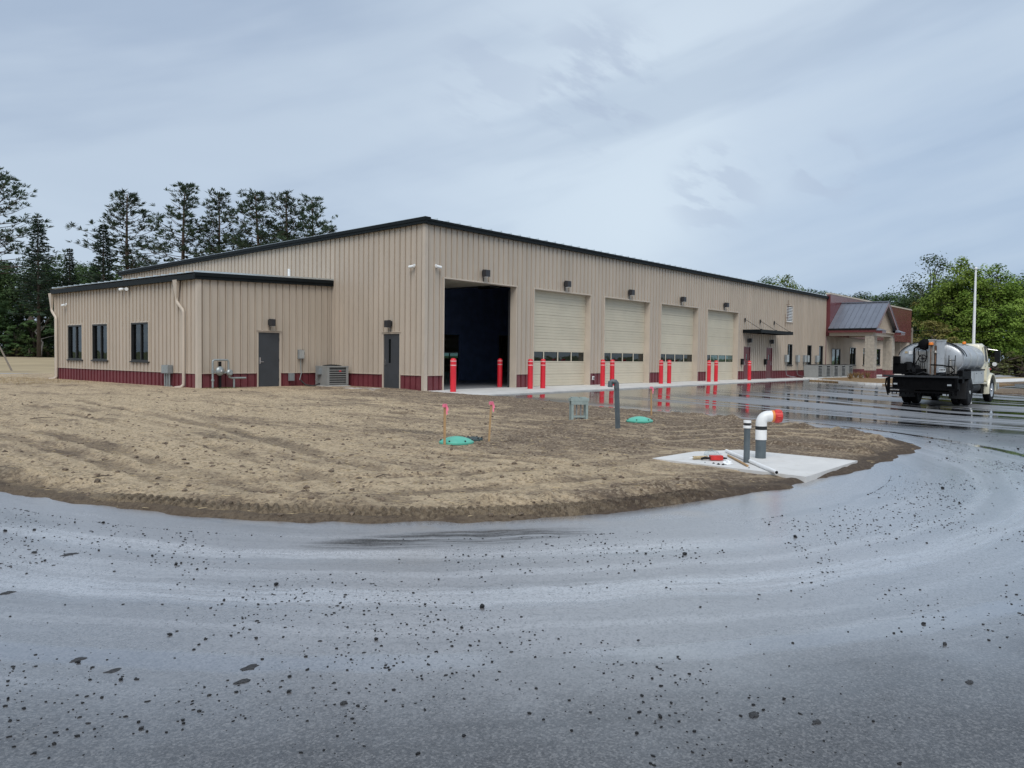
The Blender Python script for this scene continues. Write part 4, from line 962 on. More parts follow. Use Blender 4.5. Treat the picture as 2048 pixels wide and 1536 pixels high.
# air conditioners
def make_ac(name, loc, rz, label, group=None, badge='red', s=(.9, .9, .82)):
    t = tag(empty(name, loc, rz), label, 'air conditioner', group)
    w, d, h = s
    MB().box(-w/2-.06, w/2+.06, -d/2-.06, d/2+.06, 0, .07).build('pad', M['conc'], t)
    MB().box(-w/2+.03, w/2-.03, -d/2+.03, d/2-.03, .09, h-.05).build('coil', M['acdark'], t)
    cb = MB()
    for sx_ in (-1, 1):
        for sy_ in (-1, 1):
            wx = .10; x0, x1 = sorted((sx_*w/2, sx_*(w/2-wx))); y0, y1 = sorted((sy_*d/2, sy_*(d/2-wx))); cb.box(x0, x1, y0, y1, .09, h-.05)
    cb.box(-w/2, w/2, -d/2, d/2, .07, .12); cb.build('corner_posts', M['ac'], t)
    MB().box(-w/2-.008, w/2+.008, -d/2-.008, d/2+.008, h-.055, h).build('top_cover', M['ac'], t)
    MB().box(-w/2-.004, -w/2+.02, -d/2+.06, d/2-.06, .12, h-.055).build('side_panel', M['ac'], t)
    for k in range(7):
        z = .15+k*(h-.24)/7
        MB().box(-w/2+.10, w/2-.10, -d/2-.004, -d/2+.02, z, z+.032).build('louvre_slat', M['ac'], t)
    mb = MB()
    for rr in (.10, .20, .30, .37):
        n = 24; mb.tube([(rr*math.cos(2*math.pi*i/n), rr*math.sin(2*math.pi*i/n), h+.05-(rr/.37)**2*.035) for i in range(n+1)], .007, 5)
    for i in range(8):
        a = math.pi*i/4; mb.cyl((0, 0, h+.05), (.38*math.cos(a), .38*math.sin(a), h+.012), .006, n=5)
    mb.build('fan_guard', M['black'], t)
    MB().cyl((0, 0, h+.001), (0, 0, h+.012), .37, n=24).build('fan_opening', M['acdark'], t)
    bd = MB().lathe([(.0, 0), (.055, 0), (.055, .006), (0, .006)], 16, Matrix.Translation((.10, -d/2-.004, h-.20)) @ Matrix.Rotation(math.pi/2, 4, 'X') @ Matrix.Scale(.45, 4, (0, 1, 0)))
    bd.build('badge', M['red'] if badge == 'red' else M['white'], t)
    return t
ac = make_ac('air_conditioner', (-.62, 4.70, -.01), math.radians(-8), 'grey air conditioner with red badge in the corner between annex and end wall', badge='red', s=(.95, .95, .86))
MB().box(-.475-.14, -.475, -.05, .20, .52, .78).build('service_box', M['grey'], ac)
MB().tube([(-.475, .1, .15), (-.75, .12, .06), (-1.0, .3, .10), (-1.15, .42, .28)], .028, 8).build('line_set', M['rubber'], ac, True)
MB().tube([(-.5, .18, .2), (-.62, .2, .30), (-.55, .15, .5)], .014, 6).build('whip', M['grey'], ac, True)
nm = ['nearest the maroon doors', 'second from the maroon doors', 'in the middle of the row', 'second from the porch', 'nearest the porch']
for k in range(5):
    a = make_ac('air_conditioner', (37.1+k*1.72, -1.35, gz(37+k*1.7, -1.3)), 0, 'grey air conditioner in the row of five, '+nm[k], 'row of five air conditioners', 'white', (.98, .98, .95))
gpad = gpoly('equipment_pad', None, M['conc'], .0, .15, world=[(36.2, -2.05), (45.0, -2.05), (45.0, -.6), (36.2, -.6)])
gl = ['left of the first narrow window', 'right of the first narrow window', 'left one of the close pair', 'right one of the close pair', 'nearest the porch']
for k, x in enumerate((35.22, 37.35, 38.75, 39.35, 41.4)):
    ebox((x, 0, 1.40), 0, 'grey disconnect box on the tan wall, '+gl[k], .38 if k != 3 else .3, .52, .16, 'disconnect boxes behind the air conditioners', cond=[(0, -.08, -.95), (.03, -.12, -1.18), (.3, -.3, -1.28), (.7, -.5, -1.30)])
for k, x in enumerate((27.75, 31.5)):
    t = tag(empty('card_reader', (x, 0, 1.15)), 'small black entry box left of the %s maroon door' % ('left' if k == 0 else 'right'), 'entry box')
    MB().box(-.11, .11, -.16, -.034, -.19, .19).build('case', M['black'], t); MB().box(-.09, .09, -.20, -.161, .10, .17).build('hood', M['black'], t)
t = tag(empty('outlet_cover', (11.0, 0, .33)), 'white outlet cover on the maroon pier between second and third bays', 'outlet')
MB().box(-.07, .07, -.075, -.034, -.09, .09).build('cover', M['white'], t); MB().box(-.05, .05, -.09, -.076, -.06, .05).build('flap', M['grey'], t)
t = tag(empty('antenna_mast', (34.35, 0, 3.7)), 'thin dark antenna mast on brackets beside the wall louvre', 'antenna')
MB().cyl((0, -.45, .35), (0, -.45, 1.75), .022, n=8).build('mast', M['rust'], t)
for z in (.55, 1.45): MB().tube([(.75, -.04, z+.05), (.7, -.3, z+.05), (0, -.45, z)], .016, 6).build('bracket_arm', M['rust'], t)
MB().cyl((-.28, -.4, -.1), (-.28, -.4, .8), .012, n=6).build('whip', M['rust'], t)

# bollards
bl = ['left bollard of the open first bay', 'right bollard of the open first bay, on the pier', 'left bollard of the second bay', 'right bollard of the second bay', 'left bollard of the third bay', 'right bollard of the third bay', 'left bollard of the fourth bay', 'right bollard of the fourth bay', 'left bollard of the fifth bay', 'right bollard of the fifth bay, before the maroon door']
def make_bollard():
    t = empty('bollard')
    h, r = 1.22, .108
    MB().lathe([(r, -.05), (r, h-.10), (r*.97, h-.055), (r*.8, h-.02), (r*.5, h), (0, h+.006)], 24).build('sleeve', M['red'], t, True)
    for z in (h-.27, h-.12): MB().lathe([(r+.001, z), (r+.003, z+.002), (r+.003, z+.03), (r+.001, z+.032)], 24).build('reflective_band', M['refl'], t, True)
    return t
b0 = make_bollard(); bp = [(.30, -1.2), (4.88, -1.12), (5.72, -1.12), (10.2, -1.12), (11.0, -1.12), (15.65, -1.08), (16.5, -1.08), (21.2, -1.02), (22.1, -1.02), (26.75, -1.02)]
for k, (x, y) in enumerate(bp):
    o = b0 if k == 0 else copy_tree(b0); o.location = (x, y, .0); tag(o, 'red '+bl[k], 'bollard', 'red bollards along the bay doors')
o = copy_tree(b0); o.location = (5.38, .96, -.002); tag(o, 'red bollard standing just inside the open first bay', 'bollard', 'red bollards along the bay doors')

# ================================================================== THINGS ON THE SOIL ISLAND
def at(px, py): p = onG(px, py); return (float(p[0]), float(p[1]), float(soil_h(np.array([p[0]]), np.array([p[1]]))[0]))
def lid(px, py, r, mat, label, h=.08):
    p = at(px, py); aa = np.linspace(0, 6.28, 24); zm = float(np.percentile(soil_h(p[0]+r*np.cos(aa), p[1]+r*np.sin(aa)), 75)); t = tag(empty('tank_lid', (p[0], p[1], max(zm, p[2])-.022)), label, 'tank lid', 'round septic tank lids in the soil')
    MB().lathe([(r*.93, -.1), (r*.93, .02), (r, .02), (r, .045), (r*.97, .055), (r*.75, .055+h*.45), (r*.4, .055+h*.85), (r*.12, .055+h), (0, .055+h)], 32).build('cover', mat, t, True)
    for k in range(6):
        a = k*math.pi/3+.3; MB().cyl((r*.9*math.cos(a), r*.9*math.sin(a), .05), (r*.9*math.cos(a), r*.9*math.sin(a), .085), .014, n=6).build('bolt', M['steel'], t)
    return t
lid(913, 890, .29, M['lidgreen'], 'pale green domed tank lid in front, with a stake at its left edge')
lid(1279, 849, .29, M['lidgreen'], 'pale green domed tank lid beside the tall grey vent post')
lid(946, 884, .17, M['liddark'], 'small dark green flat tank lid behind the front green lid', .03)
def stake(px, py, top, lean, label, w=.027):
    p = at(px, py); t = tag(empty('survey_stake', p), label, 'stake', 'wooden stakes with pink tape')
    L = top
    v = Vector((lean[0], lean[1], 1)).normalized()*L
    d = Vector((-Rv[0], -Rv[1], 0))
    MB().prism([(-w/2, -.010), (w/2, -.010), (w/2, .010), (-w/2, .010)], lambda a, b: (a*Rv[0], a*Rv[1]+b, -.15), lambda a, b: (v.x+a*Rv[0], v.y+a*Rv[1]+b, v.z)).build('lath', M['wood'], t)
    q = v*.99; rr = Vector((Rv[0], Rv[1], 0)); fw = Vector((-Fv[0], -Fv[1], 0))*.02
    for (o, l) in ((.022, .16), (.035, .10)):
        mb = MB(); pts = [q+rr*(-.02)+fw, q+rr*(.012)+fw*1.3, q+rr*(o)+fw-Vector((0, 0, l*.45)), q+rr*(o+.006)+fw*1.5-Vector((0, 0, l))]
        for a, b in zip(pts[:-1], pts[1:]): mb.add([a, b, b+Vector((.0, 0, .0))+rr*.022, a+rr*.022, a+fw*.2, b+fw*.2, b+rr*.022+fw*.2, a+rr*.022+fw*.2], [(0, 1, 2, 3), (7, 6, 5, 4), (0, 4, 5, 1), (2, 6, 7, 3)])
        mb.build('tape', M['pink'], t)
    MB().box(-.03, .03, -.025, .025, v.z-.05, v.z+.004).build('tape_wrap', M['pink'], t).location = (v.x, v.y, 0)
    return t
stake(889, 894, .66, (.0, .0), 'wooden stake with pink tape standing at the front green lid')
stake(977, 886, .68, (.045, -.04), 'thin wooden stake with pink tape right of the small dark lid', .019)
stake(1303, 834, .70, (-.02, .02), 'wooden stake with pink tape behind the far green lid', .024)
# vent post with hooked top
p = at(1236, 861); vpz = tag(empty('vent_post', p), 'tall dark grey pipe post with hooked top on the soil', 'vent post')
l = -Vector((Rv[0], Rv[1], 0))
tip = Vector((0, 0, 0))-l*(-.02)
tl = Vector((Rv[0], Rv[1], 0))*-.045
H1 = .90
MB().prism([(-.036, -.036), (.036, -.036), (.036, .036), (-.036, .036)], lambda a, b: (a, b, -.1), lambda a, b: (tl.x+a, tl.y+b, H1)).build('post', M['pvcgrey'], vpz)
top = Vector((tl.x, tl.y, H1)); MB().tube([top+Vector((0, 0, -.10)), top+Vector((0, 0, .01)), top+l*.02+Vector((0, 0, .035)), top+l*.09+Vector((0, 0, .045)), top+l*.12+Vector((0, 0, .03)), top+l*.125+Vector((0, 0, -.07))], .050, 12).build('hooked_vent', M['pvcgrey'], vpz, True)
# pedestal frame
p = at(1157, 843); pd = tag(empty('pedestal_frame', p, YAW-math.pi/2+.25), 'pale green metal utility stand with open legs in the soil', 'utility stand')
for x in (-.17, .17):
    for y in (-.06, .06): MB().box(x-.025, x+.025, y-.02, y+.02, -.15, .50).build('leg', M['pedestal'], pd)
MB().box(-.215, .215, -.09, .09, .44, .505).build('top_plate', M['pedestal'], pd); MB().box(-.20, .20, -.085, -.075, .36, .44).build('apron_plate', M['pedestal'], pd)
MB().box(-.15, .15, -.055, -.03, .07, .11).build('cross_bar', M['pedestal'], pd); MB().box(-.15, .15, .03, .055, .07, .11).build('cross_bar', M['pedestal'], pd)
for x in (-.05, .05): MB().cyl((x, 0, -.1), (x, 0, .44), .016, n=8).build('conduit', M['grey'], pd)
MB().box(-.18, -.03, -.05, .06, .506, .53).build('cap', M['pedestal'], pd); MB().box(.02, .16, -.05, .06, .506, .525).build('cap', M['pedestal'], pd)
# concrete pad with pipes
PZ = float(np.mean([gz(*q[:2]) for q in PADC]))+.035
pad = kind(MB().prism([tuple(q[:2]) for q in [PADC[0], PADC[3], PADC[2], PADC[1]]], lambda x, y: (x, y, PZ-.14), lambda x, y: (x, y, PZ)).build('tank_pad', M['concslab']), 'structure')
def onP(px, py): q = onZ(px, py, PZ); return (float(q[0]), float(q[1]), PZ)
t = tag(empty('elbow_pipe', onP(1521, 916)), 'large white elbow pipe with red cap on the concrete pad', 'pipe')
rr = Vector((Rv[0], Rv[1], 0))
s_ = 1/ (FPX/float((np.array(onP(1521, 916))-CAM)@Fv))     # metres per pixel at the pipe
r_ = 11*s_
MB().cyl((0, 0, -.05), (0, 0, 40*s_), r_*.93, n=24).build('stub', M['pvcgrey'], t, True)
MB().cyl((0, 0, 37*s_), (0, 0, 57*s_), r_*1.02, n=24).build('coupling', M['pvcwhite'], t, True)
MB().cyl((0, 0, 57*s_), (0, 0, 64*s_), r_*1.03, n=24).build('band', M['rubber'], t, True)
el = [Vector((0, 0, 63*s_)), Vector((0, 0, 70*s_))]+[Vector((0, 0, 70*s_))+rr*(14*s_*(1-math.cos(a)))+Vector((0, 0, 14*s_*math.sin(a))) for a in np.linspace(.2, math.pi/2, 8)]+[Vector((0, 0, 84*s_))+rr*(22*s_)]
MB().tube(el, r_*1.0, 24).build('elbow', M['pvcwhite'], t, True)
e = Vector((0, 0, 84*s_))
MB().cyl(e+rr*(20*s_), e+rr*(25*s_), r_*1.06, n=24).build('strap', M['orange'], t, True)
MB().cyl(e+rr*(24.5*s_), e+rr*(39*s_), r_*1.14, n=24).build('cap', M['redcap'], t, True)
for a in range(8): 
    q = e+rr*(32*s_); v = Vector((0, 0, 1))*math.cos(a*math.pi/4)+Vector((Fv[0], Fv[1], 0))*math.sin(a*math.pi/4)
    MB().cyl(q+v*r_*1.12-rr*.03, q+v*r_*1.12+rr*.03, .010, n=6).build('cap_rib', M['redcap'], t)
t = tag(empty('capped_pipe', onP(1493, 925)), 'thin dark grey standpipe with white fitting on the concrete pad', 'pipe')
MB().cyl((0, 0, -.05), (0, 0, 70*s_), 5.8*s_, n=18).build('pipe', M['pvcgrey'], t, True)
MB().cyl((0, 0, 66*s_), (0, 0, 71*s_), 7.6*s_, n=18).build('collar', M['pvcwhite'], t, True)
MB().cyl((0, 0, 71*s_), (0, 0, 76*s_), 6.2*s_, n=18).build('band', M['rubber'], t, True)
MB().cyl((0, 0, 76*s_), (0, 0, 80.5*s_), 7.2*s_, n=18).build('cap', M['pvcwhite'], t, True)
a = Vector(onP(1453, 905)); b = Vector(onP(1553, 949)); r1 = .027
tag(MB().tube([a+Vector((0, 0, r1)), b+Vector((0, 0, r1))], r1, 14).build('loose_pipe', M['pvcwhite'], None, True), 'white plastic pipe lying across the concrete pad', 'pipe')
lp = bpy.data.objects['loose_pipe']; d = (b-a).normalized(); MB().cyl(b+Vector((0, 0, r1))+d*.0005, b+Vector((0, 0, r1))+d*.002, r1*.78, n=14).build('bore', M['black'], lp)
a = Vector(onP(1456, 913)); b = Vector(onP(1495, 934))
tag(MB().tube([a+Vector((0, 0, .018)), (a+b)/2+Vector((0, 0, .02)), b+Vector((0, 0, .018))], .016, 8).build('short_bar', M['wood'], None, True), 'short brownish bar lying beside the thin standpipe', 'bar')
# scattered tool things on the pad
t = tag(empty('red_tool', onP(1432, 921)), 'red tool heap lying on the concrete pad', 'tool')
mb = MB(); mb.box(-.09, .09, -.05, .05, .01, .075); mb.build('case', M['redcap'], t); t.rotation_euler = (0, 0, YAW-1.5)
MB().tube([(-.09, 0, .03), (-.16, .02, .04), (-.22, -.01, .025)], .018, 8).build('grip', M['black'], t, True); MB().cyl((.09, .0, .035), (.17, .02, .03), .022, .010, n=10).build('nose', M['steel'], t, True)
t = tag(empty('caulk_tube', onP(1402, 919)), 'pale caulking tube lying left of the red tool', 'tube'); t.rotation_euler = (0, 0, YAW-1.3)
MB().cyl((-.13, 0, .028), (.10, 0, .028), .026, n=12).build('barrel', M['straw'], t, True); MB().cyl((-.13, 0, .028), (-.19, 0, .026), .010, .004, n=8).build('nozzle', M['white'], t, True)
def crumple(name, px, py, s, mat, label, cat, seed):
    rg = random.Random(seed); q = onP(px, py); mb = MB(); n, k = 10, 6; vs = []
    for j in range(k+1):
        for i in range(n):
            a = 2*math.pi*i/n; b = math.pi/2*j/k; rad = s*(1+rg.uniform(-.35, .35)); vs.append((rad*math.cos(a)*math.cos(b), rad*math.sin(a)*math.cos(b)*.7, max(0.002, rad*math.sin(b)*.55)))
    fs = [(j*n+i, j*n+(i+1) % n, (j+1)*n+(i+1) % n, (j+1)*n+i) for j in range(k) for i in range(n)]
    tag(mb.add(vs, fs).build(name, mat, None, False, q), label, cat)
crumple('plastic_bag', 1455, 928, .085, M['white'], 'crumpled white bag right of the red tool on the pad', 'bag', 4)
M['film'] = glassmat('clear_film', (.9, .92, .92), 1.3, .15)
crumple('plastic_sheet', 1425, 911, .16, M['film'], 'crumpled clear plastic behind the red tool on the pad', 'plastic', 9)
for k, (px, py, s) in enumerate([(1437, 929, .03), (1427, 927, .022), (1446, 930, .022), (1478, 941, .012), (1498, 936, .013), (1410, 925, .012)]):
    crumple('debris_bit', px, py, s, M['black'], 'small black debris bit near the red tool on the pad', 'debris', 20+k); 
for o in bpy.data.objects:
    if o.name.startswith('debris_bit'): o['group'] = 'black debris bits on the pad'

# ================================================================== TRUCK
TH = math.radians(-2.0)
tr = tag(empty('tanker_truck', (14.75, -14.0, gz(14.75, -14)-.02), TH), 'cream cab truck with silver asphalt tank and black rear spray bar', 'truck')
WB = 4.05; WR = .52
def make_wheel(parent, x, y, side, front=False, chrome=False, w=.27):
    wv = empty('wheel', (x, y, WR)); wv.parent = parent
    Mx = Matrix.Rotation(math.pi/2, 4, 'X')
    MB().lathe([(.29, -w/2+.02), (.36, -w/2), (.46, -w/2+.005), (WR-.012, -w/2+.035), (WR, -w/2+.07), (WR, w/2-.07), (WR-.012, w/2-.035), (.46, w/2-.005), (.36, w/2), (.29, w/2-.02)], 36, Mx).build('tyre', M['tyre'], wv, True)
    m = M['chrome'] if chrome else M['toolbox']
    s = 1 if side < 0 else -1     # local z after rotation points to -y ; outer face
    prof = [(.0, .0), (.09, .02), (.19, .01), (.23, -.01), (.275, .02), (.295, .03)] if front else [(.0, -.05), (.10, -.05), (.12, -.10), (.20, -.12), (.255, -.03), (.29, .0)]
    z0 = w/2-.04
    MB().lathe([(r, s*(z0+z)) for r, z in prof], 28, Mx).build('rim', m, wv, True)
    hub = MB().cyl((0, -s*(z0-.14), 0), (0, -s*(z0+.05), 0), .085, .07, n=14).build('hub', m, wv, True)
    for k in range(10):
        a = 2*math.pi*k/10; MB().cyl((.145*math.cos(a), -s*(z0-.02), .145*math.sin(a)), (.145*math.cos(a), -s*(z0+.03), .145*math.sin(a)), .016, n=6).build('lug_nut', M['steel'] if not chrome else M['chrome'], wv)
    return wv
for sy in (-1, 1):
    make_wheel(tr, 0, sy*1.06, sy); make_wheel(tr, 0, sy*.74, sy)
    make_wheel(tr, WB, sy*1.03, sy, True, True, .28)
mb = MB()
for sy in (-1, 1): mb.box(-1.35, WB+.9, sy*.43-.04, sy*.43+.04, .78, 1.02)
for x in (-1.2, 0.0, 1.3, 2.6): mb.box(x, x+.1, -.39, .39, .8, 1.0)
mb.build('chassis', M['black'], tr)
MB().cyl((0, -.9, WR), (0, .9, WR), .10, n=12).build('rear_axle', M['black'], tr, True); MB().lathe([(0, -.2), (.2, -.16), (.24, 0), (.2, .16), (0, .2)], 14, Matrix.Translation((0, 0, WR))).build('differential', M['black'], tr, True)
MB().cyl((WB, -.9, WR-.03), (WB, .9, WR-.03), .07, n=10).build('front_axle', M['black'], tr, True)
for sy in (-1, 1):   # mud flaps
    MB().box(-.66, -.64, sy*.9-.30, sy*.9+.30, .28, .95).build('mud_flap', M['rubber'], tr)
# tank
TX0, TX1, TA, TB, TZ = -.95, 2.55, 1.14, .64, 1.80
n = 40; vs = []; fs = []
prof = [(TX0-.12, .0), (TX0-.115, .35), (TX0-.09, .7), (TX0-.05, .9), (TX0, .985), (TX0+.02, 1.0), (TX1-.02, 1.0), (TX1, .985), (TX1+.08, .8), (TX1+.12, .4), (TX1+.13, 0)]
def sup(t): c, s = math.cos(t), math.sin(t); return (math.copysign(abs(c)**.85, c), math.copysign(abs(s)**.85, s))
for x, k in prof:
    for i in range(n):
        a, b = sup(2*math.pi*i/n); vs.append((x, a*TA*k, TZ+b*TB*k))
for j in range(len(prof)-1):
    for i in range(n): fs.append((j*n+i, j*n+(i+1) % n, (j+1)*n+(i+1) % n, (j+1)*n+i))
tk = MB().add(vs, fs).build('tank', M['tank'], tr, True)
for x in (TX0+.01, .25, 1.4, TX1-.03):
    mb = MB(); mb.tube([(x, sup(2*math.pi*i/n)[0]*(TA+.004), TZ+sup(2*math.pi*i/n)[1]*(TB+.004)) for i in range(n+1)], .016, 6); mb.build('band', M['toolbox'] if x > 0 else M['tank'], tk, True)
for x, a0, a1 in ((TX0-.02, .06, .94), (TX0+.30, .04, .38)):
    mb = MB(); mb.tube([(x, math.cos(math.pi*q)*-(TA+.05)*1.0, TZ+.02+math.sin(math.pi*q)*(TB+.055)) for q in np.linspace(a0, a1, 20)], .016, 6); mb.build('hand_rail', M['black'], tk, True)
mb = MB(); mb.cyl((TX0+.6, 0, TZ+TB-.02), (TX0+.6, 0, TZ+TB+.09), .26, n=20); mb.build('manhole', M['tanks'], tk, True)
MB().box(TX0-.02, 2.2, -.62, -.28, TZ+TB-.06, TZ+TB-.03).build('walkway', M['tanks'], tk)
# rear fittings (the rear head faces -x; -y is the right-hand side)
def rbox(name, x0, x1, y0, y1, z0, z1, mat): return MB().box(x0, x1, y0, y1, z0, z1).build(name, mat, tr)
rbox('flue_box', TX0-.34, TX0-.13, -.20, .0, 1.20, 2.52, M['tanks']); rbox('flue_box', TX0-.36, TX0-.13, -.56, -.30, 1.28, 2.50, M['tank'])
rbox('flue_cap', TX0-.36, TX0-.11, -.22, .02, 2.523, 2.56, M['toolbox']); rbox('flue_cap', TX0-.38, TX0-.11, -.58, -.28, 2.503, 2.54, M['toolbox'])
rbox('burner_plate', TX0-.16, TX0-.125, .02, .50, 1.22, 2.1, M['tanks'])
MB().cyl((TX0-.30, -.245, 1.2), (TX0-.30, -.245, 2.3), .03, n=8).build('standpipe', M['rust'], tr, True)
rbox('pipe_clamp', TX0-.34, TX0-.26, -.36, -.14, 2.06, 2.10, M['black']); MB().cyl((TX0-.35, -.245, 2.02), (TX0-.25, -.245, 2.14), .055, n=10).build('valve', M['tanks'], tr, True)
MB().cyl((TX0-.42, -.10, 1.15), (TX0-.42, -.10, 2.32), .02, n=8).build('beacon_pole', M['rust'], tr); MB().cyl((TX0-.42, -.10, 2.32), (TX0-.42, -.10, 2.34), .09, n=14).build('beacon_base', M['black'], tr); MB().lathe([(.085, 2.34), (.085, 2.40), (.07, 2.44), (0, 2.45)], 16, Matrix.Translation((TX0-.42, -.10, 0))).build('beacon', M['beacon'], tr, True)
MB().lathe([(.07, 2.44), (.07, 2.50), (.055, 2.54), (0, 2.55)], 16, Matrix.Translation((2.0, -.5, 0))).build('beacon', M['beacon'], tr, True); MB().cyl((2.0, -.5, 2.38), (2.0, -.5, 2.44), .08, n=12).build('beacon_base', M['black'], tr)
MB().lathe([(0, 0), (.22, 0), (.22, .05), (.12, .12), (0, .12)], 18, Matrix.Translation((TX0-.06, .22, 2.36)) @ Matrix.Rotation(-math.pi/2+.35, 4, 'Y')).build('hatch', M['tar'], tr, True)
def ring(name, c, R_, r, mat, parent=tr, spokes=4):
    mb = MB(); mb.tube([(c[0], c[1]+R_*math.cos(2*math.pi*i/24), c[2]+R_*math.sin(2*math.pi*i/24)) for i in range(25)], r, 6)
    for k in range(spokes): a = math.pi*2*k/spokes; mb.cyl(c, (c[0], c[1]+R_*math.cos(a), c[2]+R_*math.sin(a)), r*.7, n=5)
    return mb.build(name, mat, parent, True)
ring('hand_wheel', (TX0-.30, .22, 1.82), .14, .018, M['black'])
MB().cyl((TX0-.12, .22, 1.82), (TX0-.32, .22, 1.82), .04, n=10).build('valve_stem', M['black'], tr, True)
for (y, z) in ((.72, 1.52), (.40, 1.40)):
    t_ = MB().cyl((TX0-.14, y, z), (TX0-.40, y, z), .09, n=14).build('hose_reel', M['tar'], tr, True)
    for dx_ in (-.14, -.40): MB().cyl((TX0+dx_, y, z), (TX0+dx_-.015, y, z), .17, n=20).build('reel_flange', M['black'], t_, True)
mb = MB(); mb.tube([(TX0-.3, .95, 1.55), (TX0-.35, 1.15, 1.55)], .02, 6); mb.build('reel_axle', M['black'], tr)
rbox('burner_housing', TX0-.55, TX0-.15, .75, 1.22, 1.2, 1.62, M['tar']); rbox('pump_cover', TX0-.5, TX0-.2, .45, .8, 1.14, 1.30, M['tar'])
for k, (pts, r) in enumerate([([(TX0-.25, .2, 2.25), (TX0-.3, .38, 2.15), (TX0-.3, .36, 1.95), (TX0-.28, .22, 1.85)], .018), ([(TX0-.25, .2, 2.25), (TX0-.3, .08, 2.1), (TX0-.32, .06, 1.9), (TX0-.3, .12, 1.7)], .018), ([(TX0-.35, .4, 1.35), (TX0-.5, .25, 1.18), (TX0-.55, .05, 1.16), (TX0-.5, -.05, 1.24)], .028), ([(TX0-.45, -.12, 1.58), (TX0-.5, -.55, 1.56), (TX0-.48, -.85, 1.50), (TX0-.45, -.95, 1.36), (TX0-.42, -.8, 1.24), (TX0-.42, -.4, 1.14)], .026), ([(TX0-.25, .45, 1.25), (TX0-.45, .45, 1.55), (TX0-.3, .3, 1.95)], .02)]):
    MB().tube(pts, r, 7).build('hose', M['tar'], tr, True)
rbox('number_plate', TX0-.44, TX0-.43, -.64, -.40, 1.32, 1.46, M['white'])
for k in range(4): MB().box(TX0-.444, TX0-.441, -.61+k*.05, -.58+k*.05, 1.36, 1.42).build('plate_mark', M['black'], tr)
rbox('placard', TX0-.128, TX0-.118, .62, .76, 1.98, 2.12, M['white']); rbox('placard', TX0-.10, TX0-.085, .82, .92, 2.02, 2.10, M['straw'])
rbox('placard', TX0-.10, TX0-.085, .38, .60, 2.24, 2.30, M['grey'])
rbox('control_box', TX0-.62, TX0-.40, .98, 1.20, 1.62, 1.90, M['tar']); rbox('valve_bank', TX0-.42, TX0-.16, .10, .42, 1.18, 1.42, M['tar'])
for k in range(5): MB().cyl((TX0-.36, .12+k*.07, 1.42), (TX0-.40, .12+k*.07, 1.66), .010, n=6).build('lever', M['black'], tr)
MB().tube([(TX0-.2, .55, 1.16), (TX0-.2, .55, 2.2), (TX0-.15, .40, 2.32)], .035, 8).build('riser_pipe', M['tar'], tr, True); MB().tube([(TX0-.22, -.75, 1.2), (TX0-.22, -.75, 1.7), (TX0-.14, -.72, 1.78)], .03, 8).build('riser_pipe', M['tanks'], tr, True)
for y in (-.90, -.68): MB().cyl((TX0-.30, y, 1.15), (TX0-.18, y, 1.95), .014, n=6).build('ladder_rail', M['black'], tr)
for k in range(3): MB().cyl((TX0-.28+k*.035, -.90, 1.32+k*.22), (TX0-.28+k*.035, -.68, 1.32+k*.22), .012, n=6).build('ladder_rung', M['black'], tr)
MB().tube([(TX0-.5, .3, 1.16), (TX0-.55, .55, 1.26), (TX0-.55, .85, 1.2), (TX0-.5, 1.1, 1.3), (TX0-.45, 1.2, 1.5)], .03, 7).build('hose', M['tar'], tr, True); MB().tube([(TX0-.5, -.2, 1.16), (TX0-.58, .1, 1.3), (TX0-.5, .35, 1.2)], .025, 7).build('hose', M['rubber'], tr, True)
rbox('heat_shield', TX0-.15, TX0-.13, -.95, -.60, 1.25, 1.55, M['tanks'])
# black rear deck, folded spray bar and pump box
rbox('rear_deck', -1.95, -1.0, -1.20, 1.24, 1.06, 1.15, M['tar']); rbox('deck_edge', -2.0, -1.95, -1.22, 1.42, 1.10, 1.17, M['steel'])
rbox('pump_box', -1.9, -1.05, -1.08, 1.1, .66, 1.055, M['tar'])
mb = MB()
for z, y0, y1 in ((.62, -1.25, 1.28), (.50, -1.05, 1.2)): mb.box(-2.02, -1.92, y0, y1, z, z+.07)
mb.build('spray_bar', M['tar'], tr)
for k in range(14): MB().cyl((-1.97, -1.0+k*.16, .50), (-1.97, -1.0+k*.16, .43), .02, n=6).build('nozzle', M['tar'], tr)
for y in (1.22, -1.15): rbox('bar_hanger', -2.0, -1.93, y-.05, y+.05, .45, 1.08, M['tar'])
MB().tube([(-1.97, 1.3, 1.05), (-2.0, 1.32, .8), (-1.97, 1.26, .5), (-1.97, 1.22, .38)], .03, 7).build('hose', M['tar'], tr, True)
for y in (.95, -.93): rbox('tail_light', -2.03, -2.02, y-.07, y+.07, .80, .86, M['chrome'])
rbox('rear_panel', -1.30, -1.0, -1.2, -1.05, .9, 1.38, M['tar']); rbox('side_bracket', -1.1, .15, -1.18, -1.08, 1.06, 1.34, M['tar'])
rbox('differential_guard', -1.2, -.6, -.25, .25, .35, .65, M['tar'])
